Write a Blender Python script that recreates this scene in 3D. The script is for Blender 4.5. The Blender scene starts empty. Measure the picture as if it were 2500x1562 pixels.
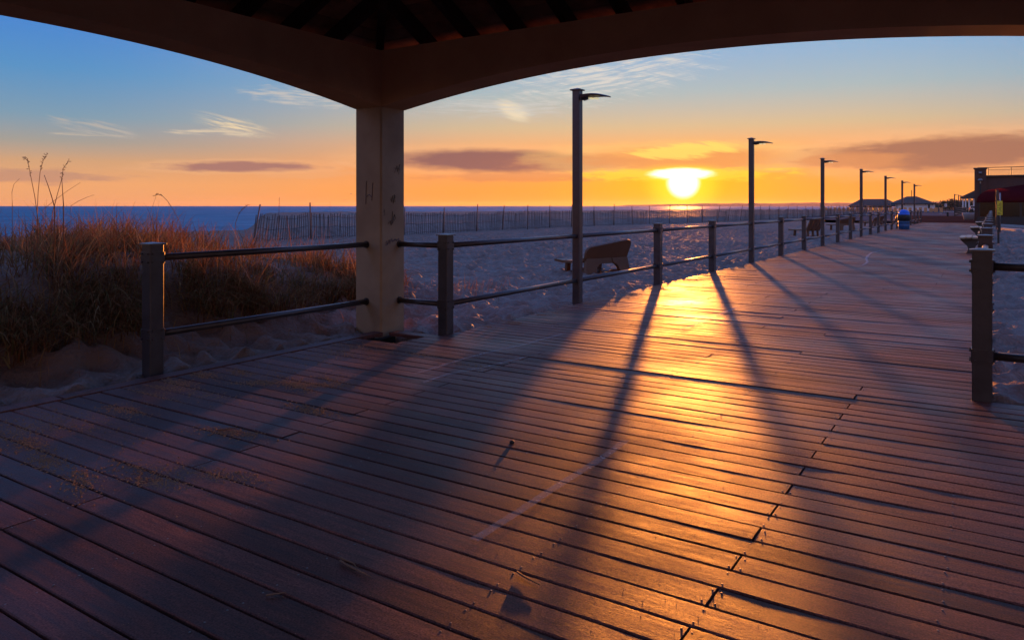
import bpy, math, random
import numpy as np
from mathutils import Vector, Matrix
random.seed(7); rng = np.random.default_rng(7)
sc = bpy.context.scene
col = sc.collection
R = math.radians
# ------------------------------------------------------------------ frame
# X runs across the boardwalk, Y runs along it, the camera stands at X=Y=0
F = 1811.0                       # focal length in photo pixels (2500 wide)
TH = math.atan(1172 / F)         # camera looks this far left of +Y
CT, ST = math.cos(TH), math.sin(TH)
CAMZ = 1.40
SUN_AZ = TH - math.atan(418 / F) # sun this far left of +Y
SUN_EL = R(2.15)

# ------------------------------------------------------------------ helpers
def tag(o, label=None, cat=None, group=None, kind=None):
    if label: o['label'] = label
    if cat: o['category'] = cat
    if group: o['group'] = group
    if kind: o['kind'] = kind
    return o

def empty(name, loc=(0, 0, 0), label=None, cat=None, group=None, rz=0):
    o = bpy.data.objects.new(name, None); col.objects.link(o)
    o.location = loc; o.rotation_euler.z = rz
    o.empty_display_size = .2
    return tag(o, label, cat, group)

def rootloc(p):
    v = Vector((0, 0, 0))
    while p is not None:
        v += Vector(p.location); p = p.parent
    return v

def copy_tree(o, parent=None):
    c = o.copy(); col.objects.link(c); c.parent = parent
    for ch in list(o.children): copy_tree(ch, c)
    return c

class MB:
    """collects shapes (world coordinates) and links them as one mesh object"""
    def __init__(s): s.v = []; s.f = []; s.sm = []
    def add(s, vs, fs, smooth=False):
        n = len(s.v); s.v += [tuple(v) for v in vs]
        s.f += [tuple(i + n for i in f) for f in fs]; s.sm += [smooth] * len(fs)
        return s
    def box(s, c, d, rz=0, M=None, bev=0):
        hx, hy, hz = d[0] / 2, d[1] / 2, d[2] / 2
        if bev:
            b = bev
            pts = [(-hx + b, -hy), (hx - b, -hy), (hx, -hy + b), (hx, hy - b), (hx - b, hy), (-hx + b, hy), (-hx, hy - b), (-hx, -hy + b)]
            T = M if M is not None else (Matrix.Translation(c) @ Matrix.Rotation(rz, 4, 'Z'))
            n = 8
            vs = [T @ Vector((p[0], p[1], z)) for z in (-hz, hz) for p in pts]
            fs = [tuple(range(n - 1, -1, -1)), tuple(range(n, 2 * n))] + [(i, (i + 1) % n, (i + 1) % n + n, i + n) for i in range(n)]
            return s.add(vs, fs)
        T = M if M is not None else (Matrix.Translation(c) @ Matrix.Rotation(rz, 4, 'Z'))
        vs = [T @ Vector((x * hx, y * hy, z * hz)) for z in (-1, 1) for y in (-1, 1) for x in (-1, 1)]
        return s.add(vs, [(0, 2, 3, 1), (4, 5, 7, 6), (0, 1, 5, 4), (1, 3, 7, 5), (3, 2, 6, 7), (2, 0, 4, 6)])
    def bar(s, a, b, w, d, up=(0, 0, 1)):
        a = Vector(a); b = Vector(b); z = (b - a); L = z.length; z.normalize()
        x = z.cross(Vector(up)); x = x.normalized() if x.length > 1e-6 else Vector((1, 0, 0)); y = z.cross(x)
        M = Matrix((x, y, z)).transposed().to_4x4(); M.translation = (a + b) / 2
        return s.box(None, (w, d, L), M=M)
    def tube(s, pts, r, n=10, caps=True):
        pts = [Vector(p) for p in pts]; rs = r if isinstance(r, (list, tuple)) else [r] * len(pts)
        vs = []; fs = []; up = Vector((0, 0, 1))
        for i, p in enumerate(pts):
            t = (pts[min(i + 1, len(pts) - 1)] - pts[max(i - 1, 0)]).normalized()
            x = t.cross(up)
            if x.length < 1e-3: x = t.cross(Vector((1, 0, 0)))
            x.normalize(); y = t.cross(x)
            for k in range(n):
                a = 2 * math.pi * k / n
                vs.append(p + (x * math.cos(a) + y * math.sin(a)) * rs[i])
        for i in range(len(pts) - 1):
            for k in range(n):
                k2 = (k + 1) % n
                fs.append((i * n + k, (i + 1) * n + k, (i + 1) * n + k2, i * n + k2))
        s.add(vs, fs, True)
        if caps:
            m = len(s.v) - len(vs)
            s.f += [tuple(m + k for k in range(n)), tuple(m + (len(pts) - 1) * n + k for k in range(n - 1, -1, -1))]; s.sm += [False, False]
        return s
    def lathe(s, c, prof, n=24, smooth=True):
        vs = []; fs = []
        for r, z in prof:
            for k in range(n):
                a = 2 * math.pi * k / n; vs.append((c[0] + r * math.cos(a), c[1] + r * math.sin(a), c[2] + z))
        for i in range(len(prof) - 1):
            for k in range(n):
                k2 = (k + 1) % n; fs.append((i * n + k, i * n + k2, (i + 1) * n + k2, (i + 1) * n + k))
        return s.add(vs, fs, smooth)
    def prism(s, poly, T, depth):
        """2-D polygon in local xy, extruded along local z by depth, placed by T"""
        n = len(poly)
        vs = [T @ Vector((p[0], p[1], z)) for z in (0, depth) for p in poly]
        return s.add(vs, [tuple(range(n - 1, -1, -1)), tuple(range(n, 2 * n))] + [(i, (i + 1) % n, (i + 1) % n + n, i + n) for i in range(n)])
    def build(s, name, mat, parent=None):
        L = rootloc(parent) if parent is not None else Vector((0, 0, 0))
        me = bpy.data.meshes.new(name)
        me.from_pydata([(v[0] - L.x, v[1] - L.y, v[2] - L.z) for v in s.v], [], s.f)
        me.polygons.foreach_set('use_smooth', s.sm); me.materials.append(mat); me.update()
        o = bpy.data.objects.new(name, me); col.objects.link(o); o.parent = parent
        return o

def np_mesh(name, V, Q, mat, smooth=True, parent=None, tri=False):
    k = 3 if tri else 4
    me = bpy.data.meshes.new(name)
    me.vertices.add(len(V)); me.vertices.foreach_set('co', np.ascontiguousarray(V, dtype=np.float32).ravel())
    me.loops.add(len(Q) * k); me.loops.foreach_set('vertex_index', np.ascontiguousarray(Q, dtype=np.int32).ravel())
    me.polygons.add(len(Q)); me.polygons.foreach_set('loop_start', np.arange(0, len(Q) * k, k, dtype=np.int32))
    me.polygons.foreach_set('use_smooth', np.full(len(Q), smooth, dtype=bool))
    me.update(calc_edges=True); me.validate(); me.materials.append(mat)
    o = bpy.data.objects.new(name, me); col.objects.link(o); o.parent = parent
    return o

# value noise --------------------------------------------------------------
_P = rng.random((512, 512))
def vn(x, y):
    xi = np.floor(x).astype(int); yi = np.floor(y).astype(int)
    fx = x - xi; fy = y - yi; fx = fx * fx * (3 - 2 * fx); fy = fy * fy * (3 - 2 * fy)
    a = _P[xi % 512, yi % 512]; b = _P[(xi + 1) % 512, yi % 512]; c = _P[xi % 512, (yi + 1) % 512]; d = _P[(xi + 1) % 512, (yi + 1) % 512]
    return (a * (1 - fx) + b * fx) * (1 - fy) + (c * (1 - fx) + d * fx) * fy - .5
def fbm(x, y, o=4):
    t = 0; a = 1.
    for i in range(o):
        t = t + a * vn(x * 2 ** i + 17.3 * i, y * 2 ** i + 5.1 * i); a *= .5
    return t
def sst(a, b, x):
    t = np.clip((x - a) / (b - a), 0, 1); return t * t * (3 - 2 * t)

# ------------------------------------------------------------------ materials
def nt(m): return m.node_tree.nodes, m.node_tree.links
def pmat(name, c1, c2=None, rough=.6, metal=0, spec=.5, nscale=4, bump=0, bscale=40, detail=5, coord='Object', stretch=(1, 1, 1), rvar=0, island=0, bdist=.01, emis=None):
    m = bpy.data.materials.new(name); m.use_nodes = True
    N, L = nt(m); b = N['Principled BSDF']
    b.inputs['Roughness'].default_value = rough; b.inputs['Metallic'].default_value = metal
    b.inputs['Specular IOR Level'].default_value = spec
    tc = N.new('ShaderNodeTexCoord'); mp = N.new('ShaderNodeMapping'); mp.inputs['Scale'].default_value = stretch
    L.new(tc.outputs[coord], mp.inputs['Vector'])
    c2 = c2 or tuple(x * .7 for x in c1)
    n = N.new('ShaderNodeTexNoise'); n.inputs['Scale'].default_value = nscale; n.inputs['Detail'].default_value = detail; n.inputs['Roughness'].default_value = .6
    L.new(mp.outputs[0], n.inputs['Vector'])
    r = N.new('ShaderNodeValToRGB'); r.color_ramp.elements[0].position = .32; r.color_ramp.elements[1].position = .68
    r.color_ramp.elements[0].color = (*c2, 1); r.color_ramp.elements[1].color = (*c1, 1)
    L.new(n.outputs['Fac'], r.inputs['Fac'])
    out = r.outputs['Color']
    if island:
        g = N.new('ShaderNodeNewGeometry'); mr = N.new('ShaderNodeMapRange')
        mr.inputs['To Min'].default_value = 1 - island; mr.inputs['To Max'].default_value = 1 + island
        L.new(g.outputs['Random Per Island'], mr.inputs['Value'])
        mx = N.new('ShaderNodeVectorMath'); mx.operation = 'SCALE'
        L.new(out, mx.inputs[0]); L.new(mr.outputs[0], mx.inputs['Scale']); out = mx.outputs[0]
    L.new(out, b.inputs['Base Color'])
    if rvar:
        mr = N.new('ShaderNodeMapRange'); mr.inputs['From Min'].default_value = .3; mr.inputs['From Max'].default_value = .7
        mr.inputs['To Min'].default_value = rough - rvar; mr.inputs['To Max'].default_value = rough + rvar
        L.new(n.outputs['Fac'], mr.inputs['Value']); L.new(mr.outputs[0], b.inputs['Roughness'])
    if bump:
        n2 = N.new('ShaderNodeTexNoise'); n2.inputs['Scale'].default_value = bscale; n2.inputs['Detail'].default_value = 6
        L.new(mp.outputs[0], n2.inputs['Vector'])
        bp = N.new('ShaderNodeBump'); bp.inputs['Strength'].default_value = bump; bp.inputs['Distance'].default_value = bdist
        L.new(n2.outputs['Fac'], bp.inputs['Height']); L.new(bp.outputs['Normal'], b.inputs['Normal'])
    if emis:
        b.inputs['Emission Color'].default_value = (*emis[0], 1); b.inputs['Emission Strength'].default_value = emis[1]
    return m

M = {}
M['plank'] = pmat('weathered hardwood', (.185, .068, .05), (.07, .027, .021), rough=.53, spec=.3, nscale=6, stretch=(.6, 7, 4), bump=.32, bscale=70, rvar=.08, island=.42, bdist=.004)
def speckle():   # fine dark flecks and pale worn grain in the timber itself
    N, L = nt(M['plank']); b = N['Principled BSDF']; src = b.inputs['Base Color'].links[0].from_socket
    tc = [n for n in N if n.type == 'TEX_COORD'][0]
    n = N.new('ShaderNodeTexNoise'); n.inputs['Scale'].default_value = 130; n.inputs['Detail'].default_value = 3; L.new(tc.outputs['Object'], n.inputs[0])
    r = N.new('ShaderNodeMapRange'); r.inputs['From Min'].default_value = .3; r.inputs['From Max'].default_value = .7; r.inputs['To Min'].default_value = .45; r.inputs['To Max'].default_value = 1.55; L.new(n.outputs['Fac'], r.inputs['Value'])
    v = N.new('ShaderNodeVectorMath'); v.operation = 'SCALE'; L.new(src, v.inputs[0]); L.new(r.outputs[0], v.inputs['Scale']); L.new(v.outputs[0], b.inputs['Base Color'])
    # broad worn / damp patches change the gloss
    n2 = N.new('ShaderNodeTexNoise'); n2.inputs['Scale'].default_value = .9; n2.inputs['Detail'].default_value = 4; L.new(tc.outputs['Object'], n2.inputs[0])
    r2 = N.new('ShaderNodeMapRange'); r2.inputs['From Min'].default_value = .35; r2.inputs['From Max'].default_value = .65; r2.inputs['To Min'].default_value = -.1; r2.inputs['To Max'].default_value = .1; L.new(n2.outputs['Fac'], r2.inputs['Value'])
    old = b.inputs['Roughness'].links[0].from_socket; a = N.new('ShaderNodeMath'); L.new(old, a.inputs[0]); L.new(r2.outputs[0], a.inputs[1]); L.new(a.outputs[0], b.inputs['Roughness'])
speckle()
M['screw'] = pmat('steel screw', (.3, .28, .26), rough=.5, metal=1)
M['under'] = pmat('deck void shade', (.02, .017, .015), rough=.95)  # near-black: the dark of the void below the boards put into the joists
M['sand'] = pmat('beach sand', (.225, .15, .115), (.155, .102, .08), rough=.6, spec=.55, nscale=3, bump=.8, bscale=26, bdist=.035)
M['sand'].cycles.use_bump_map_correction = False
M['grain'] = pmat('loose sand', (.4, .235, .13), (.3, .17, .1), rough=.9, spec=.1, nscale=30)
M['stucco'] = pmat('cream stucco', (.4, .285, .18), (.29, .2, .125), rough=.85, spec=.2, nscale=2.2, bump=.5, bscale=70, bdist=.004)
M['beam'] = pmat('warm beam stucco', (.62, .36, .17), (.5, .28, .13), rough=.9, spec=.15, nscale=1.6, bump=.5, bscale=60, bdist=.004)
M['rafter'] = pmat('dark timber', (.05, .03, .02), (.025, .014, .01), rough=.7, nscale=8, stretch=(1, 1, 1), bump=.2, bscale=30)
M['sheath'] = pmat('timber boards', (.3, .15, .08), (.17, .085, .045), rough=.7, nscale=6, bump=.2, bscale=30, island=.3)
M['shingle'] = pmat('roof shingle', (.07, .06, .055), (.045, .04, .035), rough=.9, nscale=12)
M['metal'] = pmat('bronze railing paint', (.072, .061, .063), (.05, .042, .044), rough=.36, spec=.5, metal=.3, nscale=9, bump=.12, bscale=60, rvar=.08, bdist=.003)
M['metal_cap'] = pmat('worn cap paint', (.16, .13, .11), (.1, .08, .07), rough=.4, metal=.4, nscale=20)
M['led'] = pmat('lamp diode', (.9, .85, .5), rough=.3, emis=((1., .9, .5), .35))
M['plastic'] = pmat('brown moulded plastic', (.13, .05, .02), (.105, .04, .016), rough=.5, spec=.4, nscale=3, bump=.1, bscale=90)
M['slat'] = pmat('bench timber', (.42, .3, .18), (.3, .2, .11), rough=.45, nscale=8, stretch=(6, .6, 6), bump=.2, bscale=30)
M['casting'] = pmat('dark bench support', (.05, .04, .035), rough=.5, spec=.5)
M['blue'] = pmat('blue plastic dome', (.02, .12, .62), (.015, .1, .5), rough=.3, nscale=3)
M['drum'] = pmat('faded blue drum', (.02, .1, .24), (.015, .06, .15), rough=.4, nscale=4)
M['black'] = pmat('black rubber', (.015, .014, .014), rough=.5)
M['weathered'] = pmat('weathered lath', (.12, .085, .07), (.075, .052, .045), rough=.85, nscale=14, stretch=(3, 3, .6), island=.35)
M['wire'] = pmat('fence wire', (.1, .08, .07), rough=.6, metal=.6)
M['white_wall'] = pmat('white painted wall', (.72, .72, .72), (.62, .62, .63), rough=.8, nscale=1.2)
M['brick'] = None
M['awning'] = pmat('maroon awning cloth', (.085, .0095, .012), (.07, .008, .01), rough=.95, spec=.3, nscale=2, bump=.1, bscale=6)
M['dark'] = pmat('dark trim', (.03, .024, .022), rough=.5)
M['steel'] = pmat('brushed steel', (.3, .3, .3), rough=.3, metal=.9)
M['yellow'] = pmat('yellow sign sheet', (.75, .6, .03), (.68, .53, .02), rough=.5, nscale=3)
M['print'] = pmat('black print', (.03, .03, .02), rough=.6)
M['whitesign'] = pmat('white sign sheet', (.75, .75, .75), rough=.5)
M['concrete'] = pmat('concrete', (.36, .35, .34), (.28, .27, .26), rough=.85, nscale=5, bump=.2, bscale=40)
M['asphalt'] = pmat('grey paving', (.1, .1, .11), (.08, .08, .088), rough=.9, spec=.15, nscale=1.5)
M['fardeck'] = pmat('red brown decking', (.085, .032, .027), (.06, .024, .02), rough=.95, spec=.05, nscale=2, stretch=(.3, 4, 1), island=.2)
M['carpaint'] = pmat('white car paint', (.7, .7, .7), rough=.25)
M['tail'] = pmat('red lens', (.5, .02, .02), rough=.25, emis=((1, .05, .02), .3))
M['glassy'] = pmat('dark window', (.02, .02, .025), rough=.08)
M['leaf'] = pmat('dark leaf', (.06, .065, .03), (.04, .045, .02), rough=.7, nscale=3, island=.4)
M['barrier'] = pmat('orange barrier mesh', (.62, .3, .12), (.5, .24, .1), rough=.7, nscale=3)
M['feather'] = pmat('grey feather', (.25, .25, .27), rough=.8)
M['twig'] = pmat('dry reed', (.25, .13, .07), (.16, .08, .04), rough=.7, nscale=20)
M['ink'] = pmat('faded violet ink', (.2, .145, .16), rough=.8)
M['soot'] = pmat('black marker', (.2, .15, .1), rough=.8)
M['stain'] = pmat('rust stain', (.2, .13, .08), rough=.9)

def shaded_soil():    # browner dune sand: roots and plant litter, plus painted pavilion and dune shade
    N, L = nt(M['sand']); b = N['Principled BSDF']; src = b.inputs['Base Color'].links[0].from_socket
    a = N.new('ShaderNodeAttribute'); a.attribute_name = 'litter'; x = N.new('ShaderNodeMix'); x.data_type = 'RGBA'  # litter mask also carries painted pavilion and dune shade
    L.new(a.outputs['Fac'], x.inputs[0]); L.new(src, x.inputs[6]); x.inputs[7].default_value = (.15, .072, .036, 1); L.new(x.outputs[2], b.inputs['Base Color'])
shaded_soil()
M['plank'].node_tree.nodes['Principled BSDF'].inputs['IOR'].default_value = 1.34
for k_ in ('fardeck', 'asphalt', 'awning'): M[k_].node_tree.nodes['Principled BSDF'].inputs['IOR'].default_value = 1.02
def brick_mat():
    m = bpy.data.materials.new('dark brick'); m.use_nodes = True; N, L = nt(m); b = N['Principled BSDF']; b.inputs['Roughness'].default_value = .85
    tc = N.new('ShaderNodeTexCoord'); mp = N.new('ShaderNodeMapping'); mp.inputs['Rotation'].default_value = (R(90), 0, 0)
    L.new(tc.outputs['Object'], mp.inputs['Vector'])
    t = N.new('ShaderNodeTexBrick'); t.inputs['Scale'].default_value = 4
    t.inputs['Color1'].default_value = (.11, .042, .026, 1); t.inputs['Color2'].default_value = (.08, .03, .02, 1); t.inputs['Mortar'].default_value = (.11, .085, .07, 1)
    L.new(mp.outputs[0], t.inputs['Vector']); L.new(t.outputs['Color'], b.inputs['Base Color']); return m
M['brick'] = brick_mat()

def clear_mat(nm, c):
    m = bpy.data.materials.new(nm); m.use_nodes = True; N, L = nt(m)
    for n in list(N):
        if n.type == 'BSDF_PRINCIPLED': N.remove(n)
    out = [n for n in N if n.type == 'OUTPUT_MATERIAL'][0]
    t = N.new('ShaderNodeBsdfTransparent'); t.inputs['Color'].default_value = (*c, 1)
    g = N.new('ShaderNodeBsdfGlossy'); g.inputs['Roughness'].default_value = .12
    x = N.new('ShaderNodeMixShader'); x.inputs[0].default_value = .05
    L.new(t.outputs[0], x.inputs[1]); L.new(g.outputs[0], x.inputs[2]); L.new(x.outputs[0], out.inputs[0]); return m
M['vinyl'] = clear_mat('clear vinyl pane', (.14, .09, .06)); M['glass'] = clear_mat('clear glass pane', (.92, .92, .92))

def grass_mat(name, stops, trans=.4):
    m = bpy.data.materials.new(name); m.use_nodes = True; N, L = nt(m)
    for n in list(N):
        if n.type == 'BSDF_PRINCIPLED': N.remove(n)
    out = [n for n in N if n.type == 'OUTPUT_MATERIAL'][0]
    g = N.new('ShaderNodeNewGeometry'); r = N.new('ShaderNodeValToRGB')
    els = r.color_ramp.elements
    while len(els) < len(stops): els.new(.5)
    for e, (p, c) in zip(els, stops): e.position = p; e.color = (*c, 1)
    L.new(g.outputs['Random Per Island'], r.inputs['Fac'])
    d = N.new('ShaderNodeBsdfDiffuse'); t = N.new('ShaderNodeBsdfTranslucent'); x = N.new('ShaderNodeMixShader'); x.inputs[0].default_value = trans
    L.new(r.outputs[0], d.inputs[0]); L.new(r.outputs[0], t.inputs[0]); L.new(d.outputs[0], x.inputs[1]); L.new(t.outputs[0], x.inputs[2])
    L.new(x.outputs[0], out.inputs[0]); return m
M['grass'] = grass_mat('dry dune grass', [(0, (.12, .05, .025)), (.3, (.24, .1, .045)), (.55, (.34, .18, .08)), (.72, (.2, .13, .06)), (.84, (.1, .1, .035)), (1, (.42, .27, .13))])

def sea_mat():
    m = bpy.data.materials.new('sea water'); m.use_nodes = True; N, L = nt(m); b = N['Principled BSDF']
    b.inputs['Base Color'].default_value = (.012, .14, .25, 1); b.inputs['Roughness'].default_value = .55; b.inputs['IOR'].default_value = 1.33
    b.inputs['Specular IOR Level'].default_value = .06
    tc = N.new('ShaderNodeTexCoord'); mp = N.new('ShaderNodeMapping'); mp.inputs['Scale'].default_value = (1, .35, 1)
    L.new(tc.outputs['Object'], mp.inputs[0])
    a = N.new('ShaderNodeTexNoise'); a.inputs['Scale'].default_value = .55; a.inputs['Detail'].default_value = 5; a.inputs['Roughness'].default_value = .65
    L.new(mp.outputs[0], a.inputs[0])
    c_ = N.new('ShaderNodeTexNoise'); c_.inputs['Scale'].default_value = .22; c_.inputs['Detail'].default_value = 8; c_.inputs['Roughness'].default_value = .75
    mp2 = N.new('ShaderNodeMapping'); mp2.inputs['Scale'].default_value = (1, .22, 1); L.new(tc.outputs['Object'], mp2.inputs[0]); L.new(mp2.outputs[0], c_.inputs[0])
    cr = N.new('ShaderNodeValToRGB'); e = cr.color_ramp.elements; e[0].position = .38; e[0].color = (.01, .125, .21, 1); e[1].position = .72; e[1].color = (.17, .38, .47, 1); q = e.new(.56); q.color = (.02, .2, .32, 1)
    L.new(c_.outputs['Fac'], cr.inputs[0]); L.new(cr.outputs[0], b.inputs['Base Color'])
    bp = N.new('ShaderNodeBump'); bp.inputs['Strength'].default_value = 1; bp.inputs['Distance'].default_value = .75
    L.new(a.outputs['Fac'], bp.inputs['Height']); L.new(bp.outputs[0], b.inputs['Normal']); return m
M['sea'] = sea_mat()

def chalk_mat():
    m = bpy.data.materials.new('worn white paint'); m.use_nodes = True; N, L = nt(m); b = N['Principled BSDF']
    b.inputs['Base Color'].default_value = (.6, .6, .62, 1); b.inputs['Roughness'].default_value = .7
    n = N.new('ShaderNodeTexNoise'); n.inputs['Scale'].default_value = 28; n.inputs['Detail'].default_value = 4
    r = N.new('ShaderNodeMapRange'); r.inputs['From Min'].default_value = .35; r.inputs['From Max'].default_value = .7; r.inputs['To Min'].default_value = .16; r.inputs['To Max'].default_value = .4
    tc = N.new('ShaderNodeTexCoord'); L.new(tc.outputs['Object'], n.inputs[0]); L.new(n.outputs['Fac'], r.inputs['Value']); L.new(r.outputs[0], b.inputs['Alpha']); return m
M['chalk'] = chalk_mat()
M['hills'] = pmat('far wooded land', (.1, .08, .06), (.07, .06, .05), rough=.95, nscale=.01)

# ------------------------------------------------------------------ terrain
FX = [(-26, 10), (-25.3, 19.6), (-25, 28.6), (-24.2, 49), (-21.5, 66), (-19.2, 104), (-19.5, 135), (-20, 160)]
def fence_x(Y): return np.interp(Y, [p[1] for p in FX], [p[0] for p in FX])

def footprints(X, Y, cell, rad, depth):
    cx = np.floor(X / cell).astype(int); cy = np.floor(Y / cell).astype(int); z = np.zeros_like(X)
    for i in (-1, 0, 1):
        for j in (-1, 0, 1):
            a = cx + i; b = cy + j
            px = (a + _P[a % 512, b % 512]) * cell; py = (b + _P[(a + 91) % 512, (b + 37) % 512]) * cell
            ang = _P[(a + 11) % 512, (b + 71) % 512] * 6.28; k = .5 + _P[(a + 5) % 512, (b + 201) % 512]
            dx = X - px; dy = Y - py
            u = dx * np.cos(ang) + dy * np.sin(ang); v = -dx * np.sin(ang) + dy * np.cos(ang)
            d = np.sqrt((u / 1.5) ** 2 + v ** 2) / rad
            z += depth * k * (-np.exp(-d * d * 1.2) + .55 * np.exp(-((d - 1.35) / .38) ** 2))
    return z

def dune(X, Y):
    s = -6.25 - X + .35 * fbm(X * .8, Y * .8, 3)
    rise = .24 * sst(0, .95, s) + .62 * sst(.6, 1.9, s) + .1 * sst(1.9, 4, s)
    fall = 1 - sst(11.5, 15.5, -X)
    ym = 1 - sst(5.6, 10.6, Y + .7 * fbm(X * .5, Y * .5, 2)) 
    return rise * fall * ym * (1 + .25 * fbm(X * .45, Y * .45, 3))

def height(X, Y):
    z = np.full_like(X, -.075)
    d = dune(X, Y)
    near = 1 - sst(40, 75, Y)
    beachm = (1 - sst(.12, .4, d))
    z += d
    z += near * (.035 * fbm(X * .7, Y * .7, 4))
    z += near * beachm * footprints(X, Y, .42, .13, .055)
    z += near * beachm * footprints(X + 31, Y + 13, .27, .075, .022)
    u_ = X * .94 + Y * .34; v_ = -X * .34 + Y * .94
    wv = vn(u_ * 1.5 + 3 * vn(X * .8, Y * .8), v_ * 3.4) ; rg = 1 - np.abs(wv) * 3.2
    wv2 = vn(u_ * 3.6 + 40, v_ * 7.2 + 11); rg2 = 1 - np.abs(wv2) * 3.2
    z += near * beachm * (.085 * rg + .03 * rg2) * (.55 + .45 * sst(-.4, .4, fbm(X * .3, Y * .3, 2))) * sst(-26, -20, X)
    z += near * (1 - beachm) * (.045 * fbm(X * 2.1, Y * 2.1, 4) + .02 * fbm(X * 8, Y * 8, 3) + 1.5 * footprints(X, Y, .3, .085, .028))
    # berm behind the snow fence, then the shore
    fx = fence_x(Y)
    q = fx - 1.0 - X + 1.2 * fbm(X * .05 + 3, Y * .22, 3)
    far = 1 - sst(150, 200, Y)
    ym = sst(-.6, 1.6, (Y - 19.4) - .78 * np.maximum(0, -X - 25.2))
    rough_ = .03 * fbm(X * .35, Y * .35, 3) + .012 * fbm(X * 1.8, Y * 1.8, 2)
    z += far * ym * ((.42 + .12 * fbm(X * .3, Y * .12, 2)) * sst(0, 1.3, q) + .42 * sst(1.0, 13, q) + rough_ * sst(0, 1, q)) * (1 - sst(26, 42, q))
    z -= .9 * (1 - ym) * sst(6, 40, q)
    z -= 1.9 * sst(58, 72, -X)
    # sand swept clear under the decks
    def inside(x0, x1, y0, y1, m=.12):
        return sst(x0 - m, x0 + m * .2, X) * (1 - sst(x1 - m * .2, x1 + m, X)) * sst(y0 - m, y0 + m * .2, Y) * (1 - sst(y1 - m * .2, y1 + m, Y))
    k = np.maximum(inside(-5.78, 2.1, -5, 6.3), inside(-4.93, -.12, 5, 72))
    k = np.maximum(k, inside(-14, 4, 71, 125, 1))
    hole = inside(-6.2, -5.05, 5.6, 6.3, .1)
    z = z * (1 - k) + k * -.34
    return z

def lines(segs):
    out = []
    for a, b, st in segs:
        n = max(1, int(round((b - a) / st))); out += list(np.linspace(a, b, n, endpoint=False))
    out.append(segs[-1][1]); return np.array(out)
gx = lines([(-9000, -1000, 1600), (-1000, -100, 90), (-100, -30, .7), (-30, -22, .16), (-22, -14, .09), (-14, -4.8, .045), (-4.8, -.4, .55), (-.4, 3, .05), (3, 9, .16), (9, 40, 1.2), (40, 400, 30), (400, 6000, 700)])
gy = lines([(-4000, -60, 500), (-60, -6, 3), (-6, 1, .14), (1, 15, .045), (15, 28, .075), (28, 48, .16), (48, 90, .4), (90, 220, 1.6), (220, 900, 20), (900, 9000, 800)])
GX, GY = np.meshgrid(gx, gy, indexing='ij')
GZ = height(GX, GY)
V = np.stack([GX, GY, GZ], -1).reshape(-1, 3)
nx, ny = len(gx), len(gy)
I = np.arange(nx * ny).reshape(nx, ny)
Q = np.stack([I[:-1, :-1], I[1:, :-1], I[1:, 1:], I[:-1, 1:]], -1).reshape(-1, 4)
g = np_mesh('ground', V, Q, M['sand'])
at = g.data.attributes.new('litter', 'FLOAT', 'POINT'); dn = dune(GX, GY); at.data.foreach_set('value', np.clip(sst(.03, .38, dn + .25 * fbm(GX * 1.7, GY * 1.7, 3)) + .95 * (GX < -5.78) * (1 - sst(-9, -8, -GX) * 0) * (1 - sst(6.2, 8.6, GY)) * (.75 + fbm(GX * 2.2, GY * 2.2, 3)), 0, 1).astype(np.float32).ravel())  # litter mask also carries painted shade over the dune face, toe and deck edge
tag(g, 'wind rippled sand of the beach and the low dunes', 'beach sand', kind='structure')
def hz(x, y): return float(height(np.array([[x]], float), np.array([[y]], float))[0, 0])

# sea
s = MB(); s.add([(-12000, -12000, -.9), (-55, -12000, -.9), (-55, 900, -.9), (-400, 3000, -.9), (-400, 12000, -.9), (-12000, 12000, -.9)], [(0, 1, 2, 3, 4, 5)])
tag(s.build('sea', M['sea']), 'deep blue sea along the horizon', 'sea', kind='structure')

# far land across the water
def cam2w(xc, zc): return (xc * CT - zc * ST, xc * ST + zc * CT)
def hills():
    n = 160; vs = []; D0 = 5200
    rows = [0, .25, .6, 1.0]
    pr = [0, .75, 1.0, .9]
    for i in range(n):
        t = i / (n - 1); r = .139 + t * .62
        base = 14 + 14 * sst(0, .35, t) + 12 * sst(.5, .8, t) + 14 * vn(np.array([t * 9]), np.array([3.3]))[0] + 7 * vn(np.array([t * 60]), np.array([8.3]))[0]
        base = max(3, base) * float(sst(-.002, .03, np.array(t)) * .8 + .2)
        for k, p in zip(rows, pr):
            x, y = cam2w(r * (D0 + 900 * k), D0 + 900 * k); vs.append((x, y, -1 + base * p))
    m = len(rows); fs = [(i * m + j, (i + 1) * m + j, (i + 1) * m + j + 1, i * m + j + 1) for i in range(n - 1) for j in range(m - 1)]
    h = MB(); h.add(vs, fs, True); o = h.build('hills', M['hills'])
    tag(o, 'low wooded land across the water under the sun', 'far shore', kind='structure')
hills()

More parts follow.
